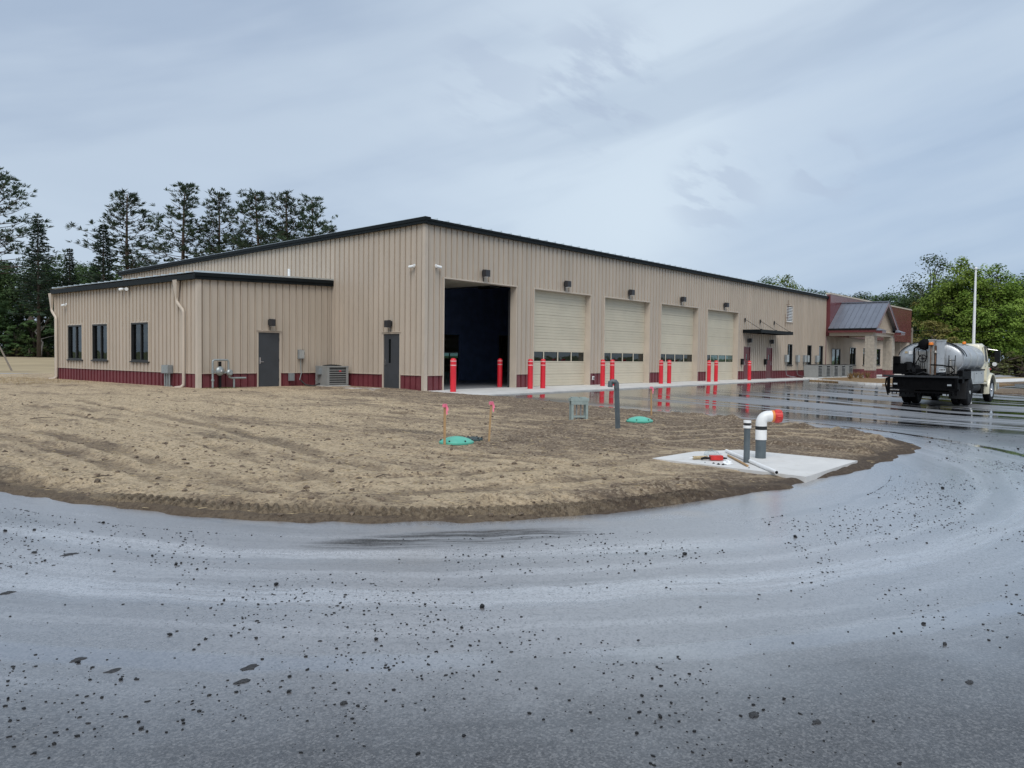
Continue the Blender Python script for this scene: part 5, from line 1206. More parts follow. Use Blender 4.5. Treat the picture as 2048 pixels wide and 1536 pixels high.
# side tool boxes with wheel arch, rails
for sy in (-1, 1):
    arch = [(.58+.62*0, 0)]
    pts = [(.18, 1.35), (2.45, 1.35), (2.45, .83), (.66, .83)]+[(.62*math.cos(a), WR+.62*math.sin(a)) for a in np.linspace(.55, 1.28, 7)]
    y0, y1 = sorted((sy*.82, sy*1.16))
    tb = MB().prism(pts, lambda x, z: (x, y0, z), lambda x, z: (x, y1, z)).build('tool_box', M['toolbox'], tr)
    ys = sy*1.165
    for xs_ in ((.75, 1.4), (1.43, 2.38)):
        MB().box(xs_[0], xs_[1], min(ys, ys+sy*.008), max(ys, ys+sy*.008), .90, 1.30).build('box_door', M['toolbox'], tb); MB().box((xs_[0]+xs_[1])/2-.05, (xs_[0]+xs_[1])/2+.05, min(ys+sy*.009, ys+sy*.02), max(ys+sy*.009, ys+sy*.02), 1.24, 1.27).build('latch', M['steel'], tb)
    rbox('side_rail', .1, 2.55, min(sy*.8, sy*1.18), max(sy*.8, sy*1.18), 1.36, 1.42, M['black'])
    rbox('step_bar', 1.0, 3.0, min(sy*.5, sy*.95), max(sy*.5, sy*.95), .62, .80, M['black'])
MB().cyl((1.3, -.78, .68), (2.6, -.78, .68), .25, n=18).build('fuel_tank', M['black'], tr, True)
# cab, hood, fenders
def loft(secs, name, mat, parent=tr):
    n_ = len(secs[0]); vs = [p for s in secs for p in s]; fs = [(j*n_+i, j*n_+(i+1) % n_, (j+1)*n_+(i+1) % n_, (j+1)*n_+i) for j in range(len(secs)-1) for i in range(n_)]
    fs += [tuple(range(n_-1, -1, -1)), tuple(range((len(secs)-1)*n_, len(secs)*n_))]
    o = MB().add(vs, fs).build(name, mat, parent, True); return o
def csec(x, w, z0, z1, wt, r=.10):
    return [(x, -w, z0), (x, -w, z0+(z1-z0)*.52), (x, -wt-.0, z1-r), (x, -wt+r, z1), (x, wt-r, z1), (x, wt, z1-r), (x, w, z0+(z1-z0)*.52), (x, w, z0)]
cab = loft([csec(2.66, 1.03, .95, 2.36, .93), csec(2.72, 1.06, .93, 2.44, .96), csec(3.35, 1.07, .93, 2.49, .97), csec(3.62, 1.06, .93, 2.44, .93), csec(3.78, 1.04, .93, 1.72, .98, .04)], 'cab', M['cream'])
for sy in (-1, 1):
    MB().add([(2.95, sy*1.074, 1.72), (3.50, sy*1.074, 1.72), (3.46, sy*1.035, 2.02), (3.40, sy*1.0, 2.32), (2.95, sy*1.0, 2.32)], [(0, 1, 2, 3, 4)]).build('side_window', M['frame'], cab)
    g_ = MB().prism([(2.90, .98), (3.62, .98), (3.62, 1.66), (2.90, 1.66)], lambda x, z: (x, sy*1.066, z), lambda x, z: (x, sy*1.078, z)); dd = g_.build('door', M['cream'], cab); MB().box(2.98, 3.10, min(sy*1.08, sy*1.1), max(sy*1.08, sy*1.1), 1.52, 1.55).build('handle', M['chrome'], dd)
    fr_ = MB(); fr_.tube([(2.93, sy*1.08, 1.70), (2.93, sy*1.01, 2.34), (3.41, sy*1.01, 2.34), (3.53, sy*1.08, 1.70), (2.93, sy*1.08, 1.70)], .022, 6); fr_.build('window_frame', M['cream'], cab, True)
MB().add([(2.655, -.55, 1.75), (2.655, .55, 1.75), (2.672, .5, 2.22), (2.672, -.5, 2.22)], [(3, 2, 1, 0)]).build('rear_window', M['frame'], cab)
MB().add([(3.79, -.9, 1.74), (3.79, .9, 1.74), (3.66, .84, 2.38), (3.66, -.84, 2.38)], [(0, 1, 2, 3)]).build('windscreen', M['frame'], cab)
MB().box(2.9, 3.75, -1.06, -1.02, 2.335, 2.36).build('drip_rail', M['steel'], cab)
hood = loft([csec(3.76, 1.0, 1.0, 1.70, .86, .12), csec(4.4, .90, .95, 1.62, .74, .14), csec(5.05, .82, .9, 1.48, .62, .14), csec(5.25, .78, .9, 1.40, .58, .1)], 'hood', M['cream'])
MB().box(5.25, 5.30, -.55, .55, .85, 1.35).build('grille', M['chrome'], tr); MB().box(5.3, 5.5, -1.15, 1.15, .52, .78).build('front_bumper', M['chrome'], tr)
for sy in (-1, 1):
    mb = MB(); A = np.linspace(-.12, math.pi+.25, 18); ri, ro = .60, .68
    yi, yo = sy*.70, sy*1.19
    vs = []
    for a in A:
        for (r, y) in ((ri, yi), (ro, yi), (ro+.02, sy*1.02), (ro-.03, yo), (ri, yo)):
            vs.append((WB+r*math.cos(a)*1.05, y, WR+.02+r*math.sin(a)*1.05))
    k5 = 5; fs = [(j*k5+i, j*k5+(i+1) % k5, (j+1)*k5+(i+1) % k5, (j+1)*k5+i) for j in range(len(A)-1) for i in range(k5)]; fs += [tuple(range(k5)), tuple(range((len(A)-1)*k5, len(A)*k5))]
    mb.add(vs, fs); mb.build('fender', M['cream'], tr, True)
    MB().prism([(3.10, .93), (3.42, .60), (3.50, .60), (3.50, 1.10), (3.7, 1.25), (3.7, 1.5), (3.10, 1.5)], lambda x, z: (x, sy*1.00, z), lambda x, z: (x, sy*1.13, z)).build('cowl_panel', M['cream'], tr)
    MB().box(2.75, 3.4, min(sy*.7, sy*1.12), max(sy*.7, sy*1.12), .80, .88).build('cab_step', M['cream'] if sy < 0 else M['black'], tr)
    MB().box(2.8, 3.4, min(sy*.6, sy*1.0), max(sy*.6, sy*1.0), .40, .79).build('battery_box', M['tar'], tr)
    mr = empty('mirror', (3.66, sy*1.40, 1.98)); mr.parent = tr
    MB().box(-.03, .06, -.10, .10, -.26, .22).build('mirror_housing', M['black'], mr); MB().tube([(-.05, -sy*.38, .28), (.02, 0, .22)], .012, 6).build('mirror_arm', M['chrome'], mr); MB().tube([(.0, -sy*.36, -.33), (.02, 0, -.24)], .012, 6).build('mirror_arm', M['black'], mr)
    MB().lathe([(0, -.02), (.08, -.015), (.09, .01), (0, .02)], 14, Matrix.Translation((-.01, -sy*.10, -.36)) @ Matrix.Rotation(math.pi/2, 4, 'Y')).build('spot_mirror', M['white'], mr, True)
    MB().box(3.62, 3.72, min(sy*1.14, sy*1.17), max(sy*1.14, sy*1.17), 1.38, 1.44).build('marker_light', M['redcap'], tr)

# ================================================================== FAR THINGS
def far(px, depth): 
    d = ray(px, 720); d = d*(depth/(d@Fv)); return (float(CAM[0]+d[0]), float(CAM[1]+d[1]))
x, y = far(1946, 66); fp = tag(empty('flagpole', (x, y, gz(x, y))), 'white flagpole with ball finial behind the truck, no flag', 'flagpole')
topz = CAM[2]+66*(723.7-541)/FPX-gz(x, y)
MB().tube([(0, 0, -.2), (0, 0, topz*.5), (0, 0, topz)], [.125, .11, .07], 14).build('pole', M['white'], fp, True); MB().lathe([(0, topz), (.09, topz+.03), (.13, topz+.13), (.09, topz+.23), (0, topz+.26)], 14).build('finial', M['white'], fp, True); MB().cyl((0, 0, -.1), (0, 0, .18), .24, .17, n=18).build('base_collar', M['white'], fp, True)
MB().box(-.03, .03, -.16, -.11, topz*.28, topz*.28+.15).build('cleat', M['steel'], fp)
x, y = far(1822, 84); up = tag(empty('utility_pole', (x, y, gz(x, y))), 'pale wooden utility pole right of the maroon office wall', 'utility pole')
hp = CAM[2]+84*(722.5-656)/FPX-gz(x, y); MB().tube([(0, 0, -.3), (0, 0, hp)], [.15, .11], 10).build('pole', M['woodgrey'], up, True); MB().tube([(0, 0, hp-.95), (-1.3, .35, hp-.75)], .03, 6).build('lamp_arm', M['grey'], up)
MB().box(-2.0, -1.2, .3, .5, hp-.82, hp-.68).build('lamp_head', M['white'], up); MB().box(-.5, .5, -.06, .06, hp-.3, hp-.2).build('cross_arm', M['woodgrey'], up)
for k, (z1, z2, dy_) in enumerate(((hp-.25, hp-.1, 0), (hp-1.0, hp-.9, .3))):
    A_ = Vector((x, y, gz(x, y)+z1)); e_ = far(2500, 90+k*6); B_ = Vector((e_[0], e_[1], gz(*e_)+z2+ (0 if k else .5)))
    mb = MB().tube([A_.lerp(B_, q)+Vector((0, 0, -1.2*4*q*(1-q)*.35)) for q in np.linspace(0, 1, 12)], .018, 5)
    tag(mb.build('overhead_wire', M['black']), '%s thin overhead wire running right from the utility pole' % ('upper', 'lower')[k], 'wire')
a = Vector(onG(24, 740)); d = Vector((-Rv[0], -Rv[1], 0)); 
lp_ = tag(empty('leaning_pole', tuple(a)), 'bare wooden pole leaning at the left edge by the far road', 'pole')
MB().tube([(0, 0, -.1), tuple(d*1.0+Vector((0, 0, 1.9))), tuple(d*2.2+Vector((0, 0, 4.0)))], [.07, .06, .05], 8).build('shaft', M['woodgrey'], lp_, True)
MB().tube([tuple(d*2.2+Vector((0, 0, 4.0))), tuple(d*4.4)], .06, 8).build('brace', M['woodgrey'], lp_, True)

# ------------------------------------------------------------------ trees
def blade(mb, p, d, L, w, rg):
    up = Vector((rg.uniform(-1, 1), rg.uniform(-1, 1), rg.uniform(-1, 1))); s = d.cross(up)
    if s.length < 1e-3: s = Vector((1, 0, 0))
    s = s.normalized()*w*.5; mb.add([p-s*.4, p+d*L*.5+s, p+d*L, p+d*L*.5-s], [(0, 1, 2, 3)])
def pine(seed, h=20.0, c0=.38, rmax=.19, name='pine'):
    rg = random.Random(seed); tk = MB(); fo = MB()
    px = [0]; lean = (rg.uniform(-.015, .015), rg.uniform(-.015, .015))
    pts = [(lean[0]*z+.1*math.sin(z*.3+seed), lean[1]*z+.1*math.cos(z*.27+seed), z) for z in np.linspace(-.3, h, 16)]
    tk.tube(pts, [.26*(1-.93*i/15)+.02 for i in range(16)], 8)
    z = c0*h
    while z < h*.985:
        t = (z/h-c0)/(1-c0); Rr = rmax*h*(.10+.90*(1-t)**.75)*(.62+.38*min(1, t*3.5))
        k = rg.choice((2, 3, 3, 4)) if t > .12 else rg.choice((0, 1, 2))
        a0 = rg.uniform(0, 6.28)
        for q in range(k):
            a = a0+q*6.28/k+rg.uniform(-.5, .5); L = max(.5, Rr*rg.uniform(.40, 1.42)*(1+.22*math.cos(a-seed))); el = rg.uniform(.05, .35)+t*.7
            cx, cy = np.interp(z, [p[2] for p in pts], [p[0] for p in pts]), np.interp(z, [p[2] for p in pts], [p[1] for p in pts])
            o = Vector((cx, cy, z)); d = Vector((math.cos(a), math.sin(a), math.tan(el)*.8)).normalized()
            e = o+d*L+Vector((0, 0, L*.08)); mid = o+d*L*.5-Vector((0, 0, L*.04)); tk.tube([o, mid, e], [.05*(1-t)+.018, .03, .012], 4)
            m = max(3, int(L/.40))
            for j in range(m):
                f = .38+.62*(j+rg.random())/m; b = o.lerp(e, f)+Vector((rg.gauss(0, .25), rg.gauss(0, .25), rg.gauss(.06, .12)))*min(1, L*.45)
                for tt in range(rg.choice((1, 1, 2))):
                    c = b+Vector((rg.gauss(0, .18), rg.gauss(0, .18), rg.uniform(-.05, .25))); main = (d*.7+Vector((rg.gauss(0, .4), rg.gauss(0, .4), .55+rg.gauss(0, .25)))).normalized()
                    for w in range(11):
                        v = (main+Vector((rg.gauss(0, .42), rg.gauss(0, .42), rg.gauss(0, .42)))).normalized(); blade(fo, c+v*.05, v, rg.uniform(.30, .58), .075, rg)
        z += rg.uniform(.28, .55)
    return tk, fo
def spruce(seed, h=14.0, rmax=.21, c0=.05, droop=.25):
    rg = random.Random(seed); tk = MB(); fo = MB(); tk.tube([(0, 0, -.3), (0, 0, h*.5), (0, 0, h)], [.2, .11, .012], 7)
    z = c0*h
    while z < h*.99:
        t = z/h; Rr = rmax*h*(1-t)**.85+.12; k = rg.choice((3, 4, 5)); a0 = rg.uniform(0, 6.28)
        for q in range(k):
            a = a0+q*6.28/k+rg.uniform(-.4, .4); L = Rr*rg.uniform(.6, 1.12); d = Vector((math.cos(a), math.sin(a), -droop+t*.7)).normalized(); o = Vector((0, 0, z)); e = o+d*L+Vector((0, 0, L*.12))
            tk.tube([o, e], [.03, .008], 4); s = Vector((-d.y, d.x, 0)); m = max(3, int(L/.22))
            for j in range(m):
                f = .15+.85*(j+rg.random())/m; b = o.lerp(e, f); wd = (1-f*.7)*L*.28+.10
                for side in (-1, 1):
                    v = (d*.6+s*side*rg.uniform(.5, 1)+Vector((0, 0, rg.uniform(-.35, .12)))).normalized()
                    for w in range(3): blade(fo, b+v*wd*w*.33+Vector((0, 0, rg.gauss(0, .04))), (v+Vector((rg.gauss(0, .3), rg.gauss(0, .3), rg.gauss(-.1, .25)))).normalized(), rg.uniform(.25, .45)*min(1, wd*2+.45), .11, rg)
        z += rg.uniform(.22, .40)*(1.2-.4*t)
    return tk, fo
def broad(seed, h=14.0, w=.36, c0=.22, nclump=75, leaves=95, ls=.34, sparse=1.0):
    rg = random.Random(seed); tk = MB(); fo = MB(); zc = h*(c0+1)/2; rz = h*(1-c0)/2; rx = w*h
    tk.tube([(0, 0, -.3), (rg.gauss(0, .2), rg.gauss(0, .2), h*.3), (rg.gauss(0, .4), rg.gauss(0, .4), h*.55), (rg.gauss(0, .4), rg.gauss(0, .4), h*.74)], [.30, .22, .13, .03], 8)
    for k in range(nclump):
        while True:
            v = Vector((rg.uniform(-1, 1), rg.uniform(-1, 1), rg.uniform(-1, 1)))
            if .30 < v.length < 1: break
        v = v*(.45+.55*rg.random()**.5)/max(v.length, .5)*v.length**.3
        taper = 1-.35*max(0, v.z)+.10*math.sin(3*math.atan2(v.y, v.x)+seed)
        c = Vector((v.x*rx*taper, v.y*rx*taper, zc+v.z*rz)); cr_ = rg.uniform(.09, .17)*h*.62
        if k % 3 == 0: tk.tube([(0, 0, max(h*.2, c.z*.6)), c*.5+Vector((0, 0, c.z*.42)), c], [.09, .05, .015], 4)
        out = Vector((v.x, v.y, v.z*.6+.4)).normalized()
        for j in range(int(leaves*sparse)):
            u = Vector((rg.gauss(0, 1), rg.gauss(0, 1), rg.gauss(0, 1))).normalized()*rg.random()**.4; p = c+Vector((u.x*cr_, u.y*cr_, u.z*cr_*.62))
            nrm = (u*.7+out*.5+Vector((0, 0, .6))+Vector((rg.gauss(0, .5), rg.gauss(0, .5), rg.gauss(0, .4)))).normalized(); a = nrm.cross(Vector((rg.gauss(0, 1), rg.gauss(0, 1), rg.gauss(0, 1)))).normalized(); b = nrm.cross(a); s = ls*rg.uniform(.55, 1.1)
            fo.add([p-a*s*.5, p+b*s*.32, p+a*s*.5, p-b*s*.32], [(0, 1, 2, 3)])
    return tk, fo
PROTO = {}; TOPS = {}
def proto(key, fn, bark, leafm):
    tk, fo = fn; TOPS[key] = max(v[2] for v in fo.v)
    mt = bpy.data.meshes.new(key+'_trunk'); mt.from_pydata(tk.v, [], tk.f); mt.polygons.foreach_set('use_smooth', [True]*len(mt.polygons)); mt.materials.append(bark)
    mf = bpy.data.meshes.new(key+'_crown'); mf.from_pydata(fo.v, [], fo.f); mf.materials.append(leafm); PROTO[key] = (mt, mf)
for i in range(7): proto('pine%d' % i, pine(11+i*3, 20, (.36, .44, .34, .40, .30, .46, .38)[i], (.19, .21, .175, .19, .20, .18, .20)[i]), M['pinebark'], M['needle'])
for i in range(3): proto('spruce%d' % i, spruce(31+i, 14, (.21, .17, .25)[i], (.30, .04, .02)[i], (.28, .2, .30)[i]), M['bark'], M['spruce'])
proto('broad0', broad(51, 14, .37, .08, 150, 130, .36), M['bark'], M['leaf']); proto('broad1', broad(52, 14, .33, .06, 90, 100, .36), M['bark'], M['leafdark'])
proto('broad2', broad(53, 14, .30, .10, 80, 100, .36), M['bark'], M['leafdark']); proto('airy', broad(54, 14, .22, .42, 60, 40, .30), M['bark'], M['leafdark']); proto('yellow', broad(55, 8, .38, .06, 55, 90, .28), M['bark'], M['leafyel'])
proto('bush0', broad(56, 3, .55, .02, 34, 60, .20), M['bark'], M['weed']); proto('bush1', broad(57, 3, .6, .02, 34, 60, .22), M['bark'], M['leafdark'])
PH = {'pine': 20.6, 'spruce': 14.2, 'broad': 14.3, 'airy': 14.2, 'yellow': 8.2, 'bush': 3.1}
def tree(key, px, topy, depth, label, cat='tree', group=None, name=None, wscale=1.0, rz=None):
    x, y = far(px, depth); g = gz(x, y); hz = 701.1+px*.01166
    H = CAM[2]+depth*(hz-topy)/FPX-g; base = key.rstrip('0123456789'); s = H/TOPS[key]
    nme = name or {'pine': 'pine_tree', 'spruce': 'spruce_tree', 'broad': 'broadleaf_tree', 'airy': 'thin_tree', 'yellow': 'small_tree', 'bush': 'bush'}[base]
    t = tag(empty(nme, (x, y, g), rnd.uniform(0, 6.28) if rz is None else rz), label, cat, group); t.scale = (s*wscale, s*wscale, s)
    mt, mf = PROTO[key]
    mkobj('trunk', mt, None, t); mkobj('crown', mf, None, t); return t
gp = 'tall pines behind the annex'
for px, ty, dp, key, lb in [(-8, 333, 92, 'pine0', 'tall pine cut by the left edge of the picture'), (262, 381, 96, 'pine1', 'leftmost tall pine behind the annex roof'), (368, 362, 94, 'pine2', 'tallest pine behind the annex roof, second from left'), (440, 377, 97, 'pine4', 'pine behind the roof right of the tallest one'), (520, 381, 95, 'pine3', 'pine behind the roof, third from the right of the group'), (570, 376, 97, 'pine5', 'pine behind the roof, second from the right of the group'), (622, 389, 99, 'pine6', 'rightmost tall pine of the group behind the roof')]:
    tree(key, px, ty, dp, lb, group=gp, wscale=rnd.uniform(1.4, 1.62))
tree('spruce0', 78, 432, 88, 'narrow spruce with layered branches standing before the left woods', wscale=1.05)
tree('spruce1', 208, 450, 92, 'dark spruce at the annex roof left of the pines', wscale=1.15)
tree('spruce1', 141, 497, 95, 'short pointed spruce between the two larger spruces')
tree('pine3', 660, 448, 104, 'low pine top just showing above the sloping roof edge', group=gp)
lk = ['broad1', 'broad2', 'spruce2', 'broad1', 'spruce2']
for k, (px, ty) in enumerate([(-60, 500), (-20, 515), (15, 525), (45, 520), (95, 528), (125, 512), (160, 520), (190, 530), (235, 515), (275, 530), (310, 545), (350, 555), (400, 560), (-95, 470)]):
    tree(lk[k % 5], px, ty, 101+(k*7) % 17, 'dark tree of the dense woods left of and behind the annex', group='dense woods on the left', wscale=1.15)
for k, (px, ty) in enumerate([(-40, 640), (-10, 600), (20, 650), (42, 615), (66, 640), (88, 600), (110, 640), (130, 610)]):
    tree(('spruce2', 'broad2', 'bush1')[k % 3], px, ty, 93+(k*3) % 6, 'low dark growth along the foot of the left woods', cat='bush' if k % 3 == 2 else 'tree', group='undergrowth of the left woods', wscale=1.5)
for k, (px, ty) in enumerate([(-25, 692), (8, 694), (34, 686), (58, 693), (80, 690), (100, 684), (118, 692)]):
    tree('bush%d' % (k % 2), px, ty, 90+(k % 3), 'low bush at the edge of the dry field, left', 'bush', 'bushes along the field edge', wscale=1.4)
# dead branchy tree
x, y = far(80, 89); dt = tag(empty('dead_tree', (x, y, gz(x, y))), 'pale bare dead branches in front of the left woods', 'dead tree')
rg = random.Random(5); mb = MB(); mb.tube([(0, 0, -.2), (.3, 0, 1.6), (-.4, .2, 2.8), (.6, .1, 4.4)], [.11, .09, .06, .02], 6)
for k in range(9):
    z = rg.uniform(1.2, 3.8); a = rg.uniform(0, 6.28); L = rg.uniform(1.0, 2.4); mb.tube([(0, 0, z), (math.cos(a)*L*.5, math.sin(a)*L*.5, z+.3), (math.cos(a)*L, math.sin(a)*L, z+rg.uniform(-.2, .9))], [.05, .035, .012], 5)
mb.build('branches', M['barkdead'], dt, True)
# right side and background
tree('airy', 1858, 505, 100, 'thin airy tree rising left of the big maple', wscale=1.1)
tree('broad0', 1912, 514, 92, 'big bright green maple behind the truck, left crown', wscale=.95)
tree('broad0', 1985, 526, 90, 'big bright green maple behind the flagpole, right crown', wscale=1.0, rz=2.0)
tree('yellow', 1868, 640, 88, 'small yellowing tree at the foot of the big maple', wscale=1.1)
tree('yellow', 1852, 600, 99, 'taller yellow-brown tree right of the office wing', wscale=1.0)
for k, (px, ty, dp) in enumerate([(2056, 548, 110), (2095, 535, 106), (2030, 560, 116), (1830, 585, 108), (1795, 590, 112), (1765, 582, 116), (1735, 590, 114), (1705, 583, 118), (1680, 592, 116), (1655, 580, 120), (1625, 590, 122), (1600, 574, 120), (1880, 570, 112), (1940, 560, 110), (1815, 600, 104), (2120, 540, 98), (1850, 560, 118)]):
    tree(('broad1', 'broad2')[k % 2], px, ty, dp, 'dark green tree in the far tree line right of the garage roof', group='far tree line on the right', wscale=1.45)
tree('broad0', 1568, 548, 112, 'bright green tree crown showing above the far end of the roof', wscale=.8); tree('broad2', 1520, 552, 116, 'darker tree crown left of the bright one above the roof', wscale=.8)
for k, (px, ty) in enumerate([(1828, 640), (1840, 660), (1890, 650), (1960, 655), (2020, 660), (2060, 655), (1930, 670)]):
    tree('broad%d' % (1+k % 2), px, ty, 97+k % 5, 'low dark tree under the big maple', group='undergrowth on the right', wscale=1.5)
for k, (px, ty) in enumerate([(1995, 712), (2010, 702), (2030, 712), (2046, 708), (2066, 706)]):
    tree('bush0', px, ty, 84+k % 3, 'weedy olive bush on the verge right of the truck', 'bush', 'weedy bushes on the right verge', wscale=1.3)

# ================================================================== SMALL LOOSE STUFF
rg = random.Random(21)
def chunk(rg, flat=1.0):
    vs = []; 
    ico = [(0, 0, 1), (.89, 0, .45), (.28, .85, .45), (-.72, .53, .45), (-.72, -.53, .45), (.28, -.85, .45), (.72, .53, -.45), (-.28, .85, -.45), (-.89, 0, -.45), (-.28, -.85, -.45), (.72, -.53, -.45), (0, 0, -1)]
    fs = [(0, 1, 2), (0, 2, 3), (0, 3, 4), (0, 4, 5), (0, 5, 1), (1, 6, 2), (2, 7, 3), (3, 8, 4), (4, 9, 5), (5, 10, 1), (2, 6, 7), (3, 7, 8), (4, 8, 9), (5, 9, 10), (1, 10, 6), (11, 7, 6), (11, 8, 7), (11, 9, 8), (11, 10, 9), (11, 6, 10)]
    for v in ico: s = rg.uniform(.65, 1.25); vs.append((v[0]*s, v[1]*s*rg.uniform(.8, 1.1), v[2]*s*flat))
    return vs, fs
CH = []
for i in range(14):
    v, f = chunk(rg, rg.choice((.8, .65, .5, .95))); me = bpy.data.meshes.new('asphalt_crumb'); me.from_pydata(v, [], f); me.materials.append(M['crumb']); CH.append(me)
_n = 90000; _th = _rng.uniform(math.radians(165), math.radians(335), _n)
_r = np.where(_rng.rand(_n) < .6, np.clip(9.4+_rng.randn(_n)*1.25, 7.1, 13), _rng.uniform(7.2, 13, _n))
_x, _y = -10.5+_r*np.cos(_th), -11.5+_r*np.sin(_th)
_ok = (_rng.rand(_n) < sst((fbm(_x*1.1, _y*1.1, 4)-.40)*4.2)*.9+.06*_rng.rand(_n)); _x, _y = _x[_ok], _y[_ok]
_ok = sdf(_x, _y) < -.35; SAMP = iter(list(zip(_x[_ok].tolist(), _y[_ok].tolist())))
def sample(): return next(SAMP)
for k in range(300):
    x, y = sample(); s = min(.022, .0066+rg.expovariate(1/.0040)); z = gz(x, y)-.02
    o = mkobj('asphalt_crumb', CH[k % 14], None, None, (x, y, z+s*.42)); o.scale = (s*rg.uniform(.8, 1.3), s, s*.9); o.rotation_euler = (0, 0, rg.uniform(0, 6.28))
    tag(o, 'small black asphalt crumb lying on the wet drive', 'asphalt crumb', 'asphalt crumbs on the drive')
for k, (px, py, s, fl, lb) in enumerate([(1890, 1290, .021, 1.0, 'largest round black asphalt lump, lying at the right'), (1508, 1431, .045, .35, 'flat cracked asphalt piece lying low right of the centre'), (500, 1335, .062, .16, 'flat flaking asphalt patch at the end of the water streak, left'), (484, 1364, .045, .3, 'flaky asphalt lump just below the flaking patch, left'), (140, 1109, .075, .14, 'flat asphalt flake near the left edge below the soil'), (686, 1408, .024, .6, 'oblong black asphalt lump low left of the centre'), (1940, 1365, .04, .3, 'flat asphalt piece near the right edge'), (282, 1458, .016, .9, 'black asphalt lump low on the left'), (16, 1186, .05, .25, 'flat asphalt piece at the left edge'), (225, 1342, .045, .18, 'thin asphalt flake left of the flaking patch'), (155, 1320, .05, .16, 'thin asphalt flakes on the water streak at the left'), (1632, 1445, .035, .3, 'flat asphalt piece right of the cracked one')]):
    p = onZ(px, py, gz(*onG(px, py)[:2])-.02); r2 = random.Random(100+k); v, f = chunk(r2, fl)
    if fl < .4:
        rows = [(1.12, -.45*fl), (1.0, .1*fl), (.72, .42*fl), (.34, .5*fl)]; jit = [r2.uniform(.55, 1.15) for _ in range(16)]; v = [(R_*jit[i]*math.cos(i*math.pi/8), R_*jit[i]*math.sin(i*math.pi/8)*.75, z_+r2.uniform(-.12, .12)*fl) for R_, z_ in rows for i in range(16)]+[(0, 0, .5*fl)]
        f = [(j*16+i, j*16+(i+1) % 16, (j+1)*16+(i+1) % 16, (j+1)*16+i) for j in range(3) for i in range(16)]+[(48+i, 48+(i+1) % 16, 64) for i in range(16)]
    s *= .68; mb = MB().add([(a*s*1.25, b*s, (c+fl*.45)*s) for a, b, c in v], f)
    tag(mb.build('asphalt_chunk', M['flake'], None, False, tuple(p)), lb, 'asphalt piece', 'larger asphalt pieces on the drive')
def scatter(name, n, posf, sizef, zf, mat, flat=(.5, .9), parent=None):
    V = []; F = []; 
    shapes = [chunk(rg, rg.uniform(*flat)) for _ in range(10)]; sh = [(np.array(v), np.array(f)) for v, f in shapes]; b = 0
    for k in range(n):
        x, y = posf(); s = sizef(); v, f = sh[k % 10]; a = rg.uniform(0, 6.28); c_, s__ = math.cos(a), math.sin(a)
        e = rg.uniform(.8, 1.7); q = v*s*np.array([e, 1, 1]); w = np.stack([q[:, 0]*c_-q[:, 1]*s__+x, q[:, 0]*s__+q[:, 1]*c_+y, q[:, 2]+zf(x, y)+s*.25], -1); V.append(w); F.append(f+b); b += len(v)
    me = bpy.data.meshes.new(name); me.from_pydata(np.concatenate(V).tolist(), [], np.concatenate(F).tolist()); me.update(); return kind(mkobj(name, me, mat, parent), 'stuff')
o = scatter('asphalt_grit', 13000, sample, lambda: min(.0095, .0026+rg.expovariate(1/.0026)), lambda x, y: gz(x, y)-.021, M['crumb'])
o['label'] = 'fine black asphalt grit strewn over the wet drive'; o['category'] = 'grit'
# clods and straw on the soil
cl = []
while len(cl) < 9500:
    x, y = rg.uniform(-18.5, 0), rg.uniform(-18.5, 5.0)
    if rg.random() > math.exp(-max(0, math.hypot(x+14, y+14)-3)/7): continue
    cl.append((x, y))
ca = np.array(cl); sdv = sdf(ca[:, 0], ca[:, 1]); ca = ca[sdv > .12]; hz_ = soil_h(ca[:, 0], ca[:, 1]); zz = {(float(a), float(b)): float(h) for (a, b), h in zip(ca, hz_)}
lst = list(zz.keys())
pc = np.mean(PADC, 0); lst = [q for q in lst if math.hypot((q[0]-pc[0]), (q[1]-pc[1])) > 1.75]
def it(l):
    i = iter(l); return lambda: next(i)
h = len(lst)*2//3
o = scatter('soil_clods', h, it(lst[:h]), lambda: min(.04, .005+rg.expovariate(1/.0075)), lambda x, y: zz[(x, y)]-.004, M['clod'], (.5, .8)); o['label'] = 'small soil clods and pebbles scattered over the bare ground'; o['category'] = 'clods'
mb = MB()
for (x, y) in lst[h:]:
    a = rg.uniform(0, 6.28); L = rg.uniform(.02, .07); z = zz[(x, y)]+.006; dx_, dy_ = math.cos(a)*L, math.sin(a)*L; w = .003; nx_, ny_ = -math.sin(a)*w, math.cos(a)*w
    mb.add([(x-dx_, y-dy_, z), (x+dx_, y+dy_, z+rg.uniform(-.004, .012)), (x+dx_+nx_, y+dy_+ny_, z), (x-dx_+nx_, y-dy_+ny_, z), (x, y, z+.006)], [(0, 1, 4), (1, 2, 4), (2, 3, 4), (3, 0, 4)])
o = kind(mb.build('straw_bits', M['straw']), 'stuff'); o['label'] = 'bits of straw and twig lying on the bare ground'; o['category'] = 'straw'
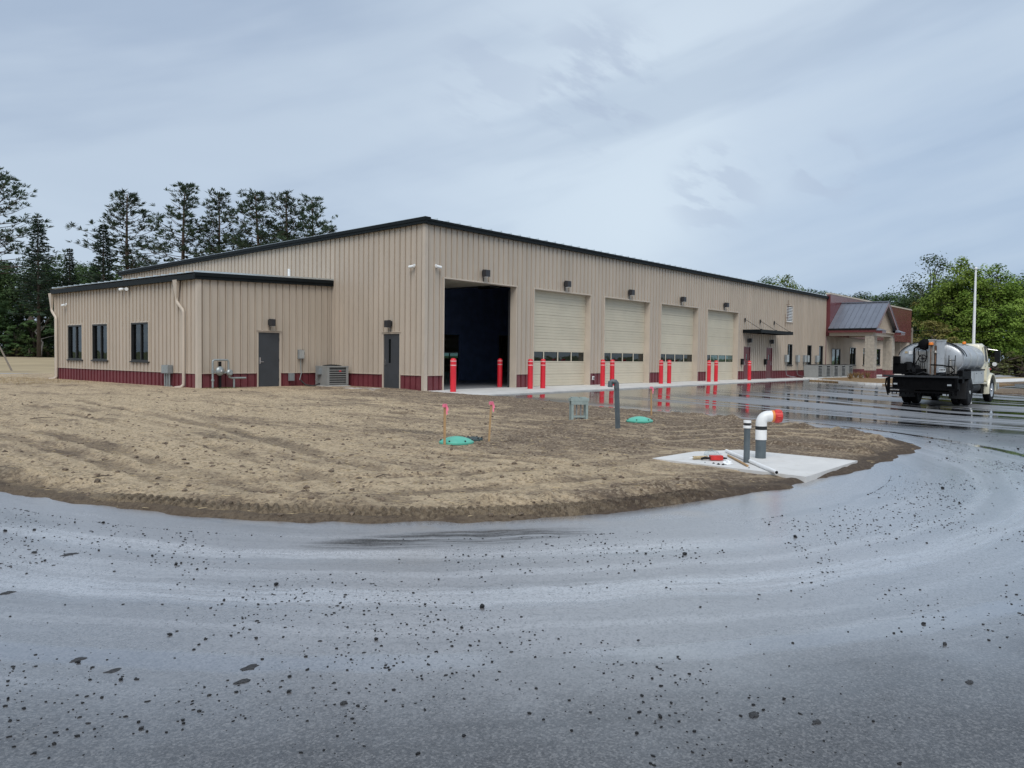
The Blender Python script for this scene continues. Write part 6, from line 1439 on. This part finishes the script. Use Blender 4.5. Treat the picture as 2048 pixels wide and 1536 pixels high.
for k, (px, py, L, lb) in enumerate([(185, 965, .22, 'short dark twig on the soil near the left'), (60, 845, .5, 'long dark stick lying on the soil at the left'), (752, 967, .16, 'thin pale twig on the soil left of the dark patch')]):
    p = Vector(at(px, py)); a = rg.uniform(-.4, .4)+YAW-1.57; d = Vector((math.cos(a), math.sin(a), .05))
    tag(MB().tube([p+Vector((0, 0, .01)), p+d*L*.5+Vector((0, 0, .03)), p+d*L+Vector((0, 0, .02))], [.008, .007, .004], 5).build('twig', M['bark'], None, True), lb, 'twig')
# grass tufts by the gas meter and mulch plants near the porch
mb = MB()
for k in range(500):
    x, y = -5.5+rg.gauss(.35, .35), 5.05+rg.gauss(0, .12); a = rg.uniform(0, 6.28); blade(mb, Vector((x, y, 0.0)), Vector((math.cos(a)*.6, math.sin(a)*.6, rg.uniform(.4, 1.2))).normalized(), rg.uniform(.04, .12), .012, rg)
o = kind(mb.build('grass', M['weed']), 'stuff'); o['label'] = 'thin green grass at the foot of the gas meter'; o['category'] = 'grass'
mb = MB()
for k in range(2600):
    x, y = rg.uniform(-9.5, -6.3), rg.uniform(12, 21); a = rg.uniform(0, 6.28); blade(mb, Vector((x, y, gz(x, y)+.0)), Vector((math.cos(a)*.5, math.sin(a)*.5, rg.uniform(.5, 1.2))).normalized(), rg.uniform(.04, .16), .012, rg)
o = kind(mb.build('dry_weeds', M['straw']), 'stuff'); o['label'] = 'sparse dry weeds on the soil beside the annex far corner'; o['category'] = 'weeds'
for k, (px, py) in enumerate([(1712, 757), (1722, 758.5), (1735, 757.5), (1700, 760)]):
    p = onG(px, py); t = tag(empty('seedling', (float(p[0]), float(p[1]), gz(p[0], p[1])+.05)), 'small brown dried plant in the mulch bed before the porch', 'plant', 'dried plants in the mulch bed')
    mb = MB()
    for j in range(40):
        a = rg.uniform(0, 6.28); blade(mb, Vector((rg.gauss(0, .05), rg.gauss(0, .05), 0)), Vector((math.cos(a)*.4, math.sin(a)*.4, 1)).normalized(), rg.uniform(.25, .6), .05, rg)
    mb.build('stems', M['mulch'], t)
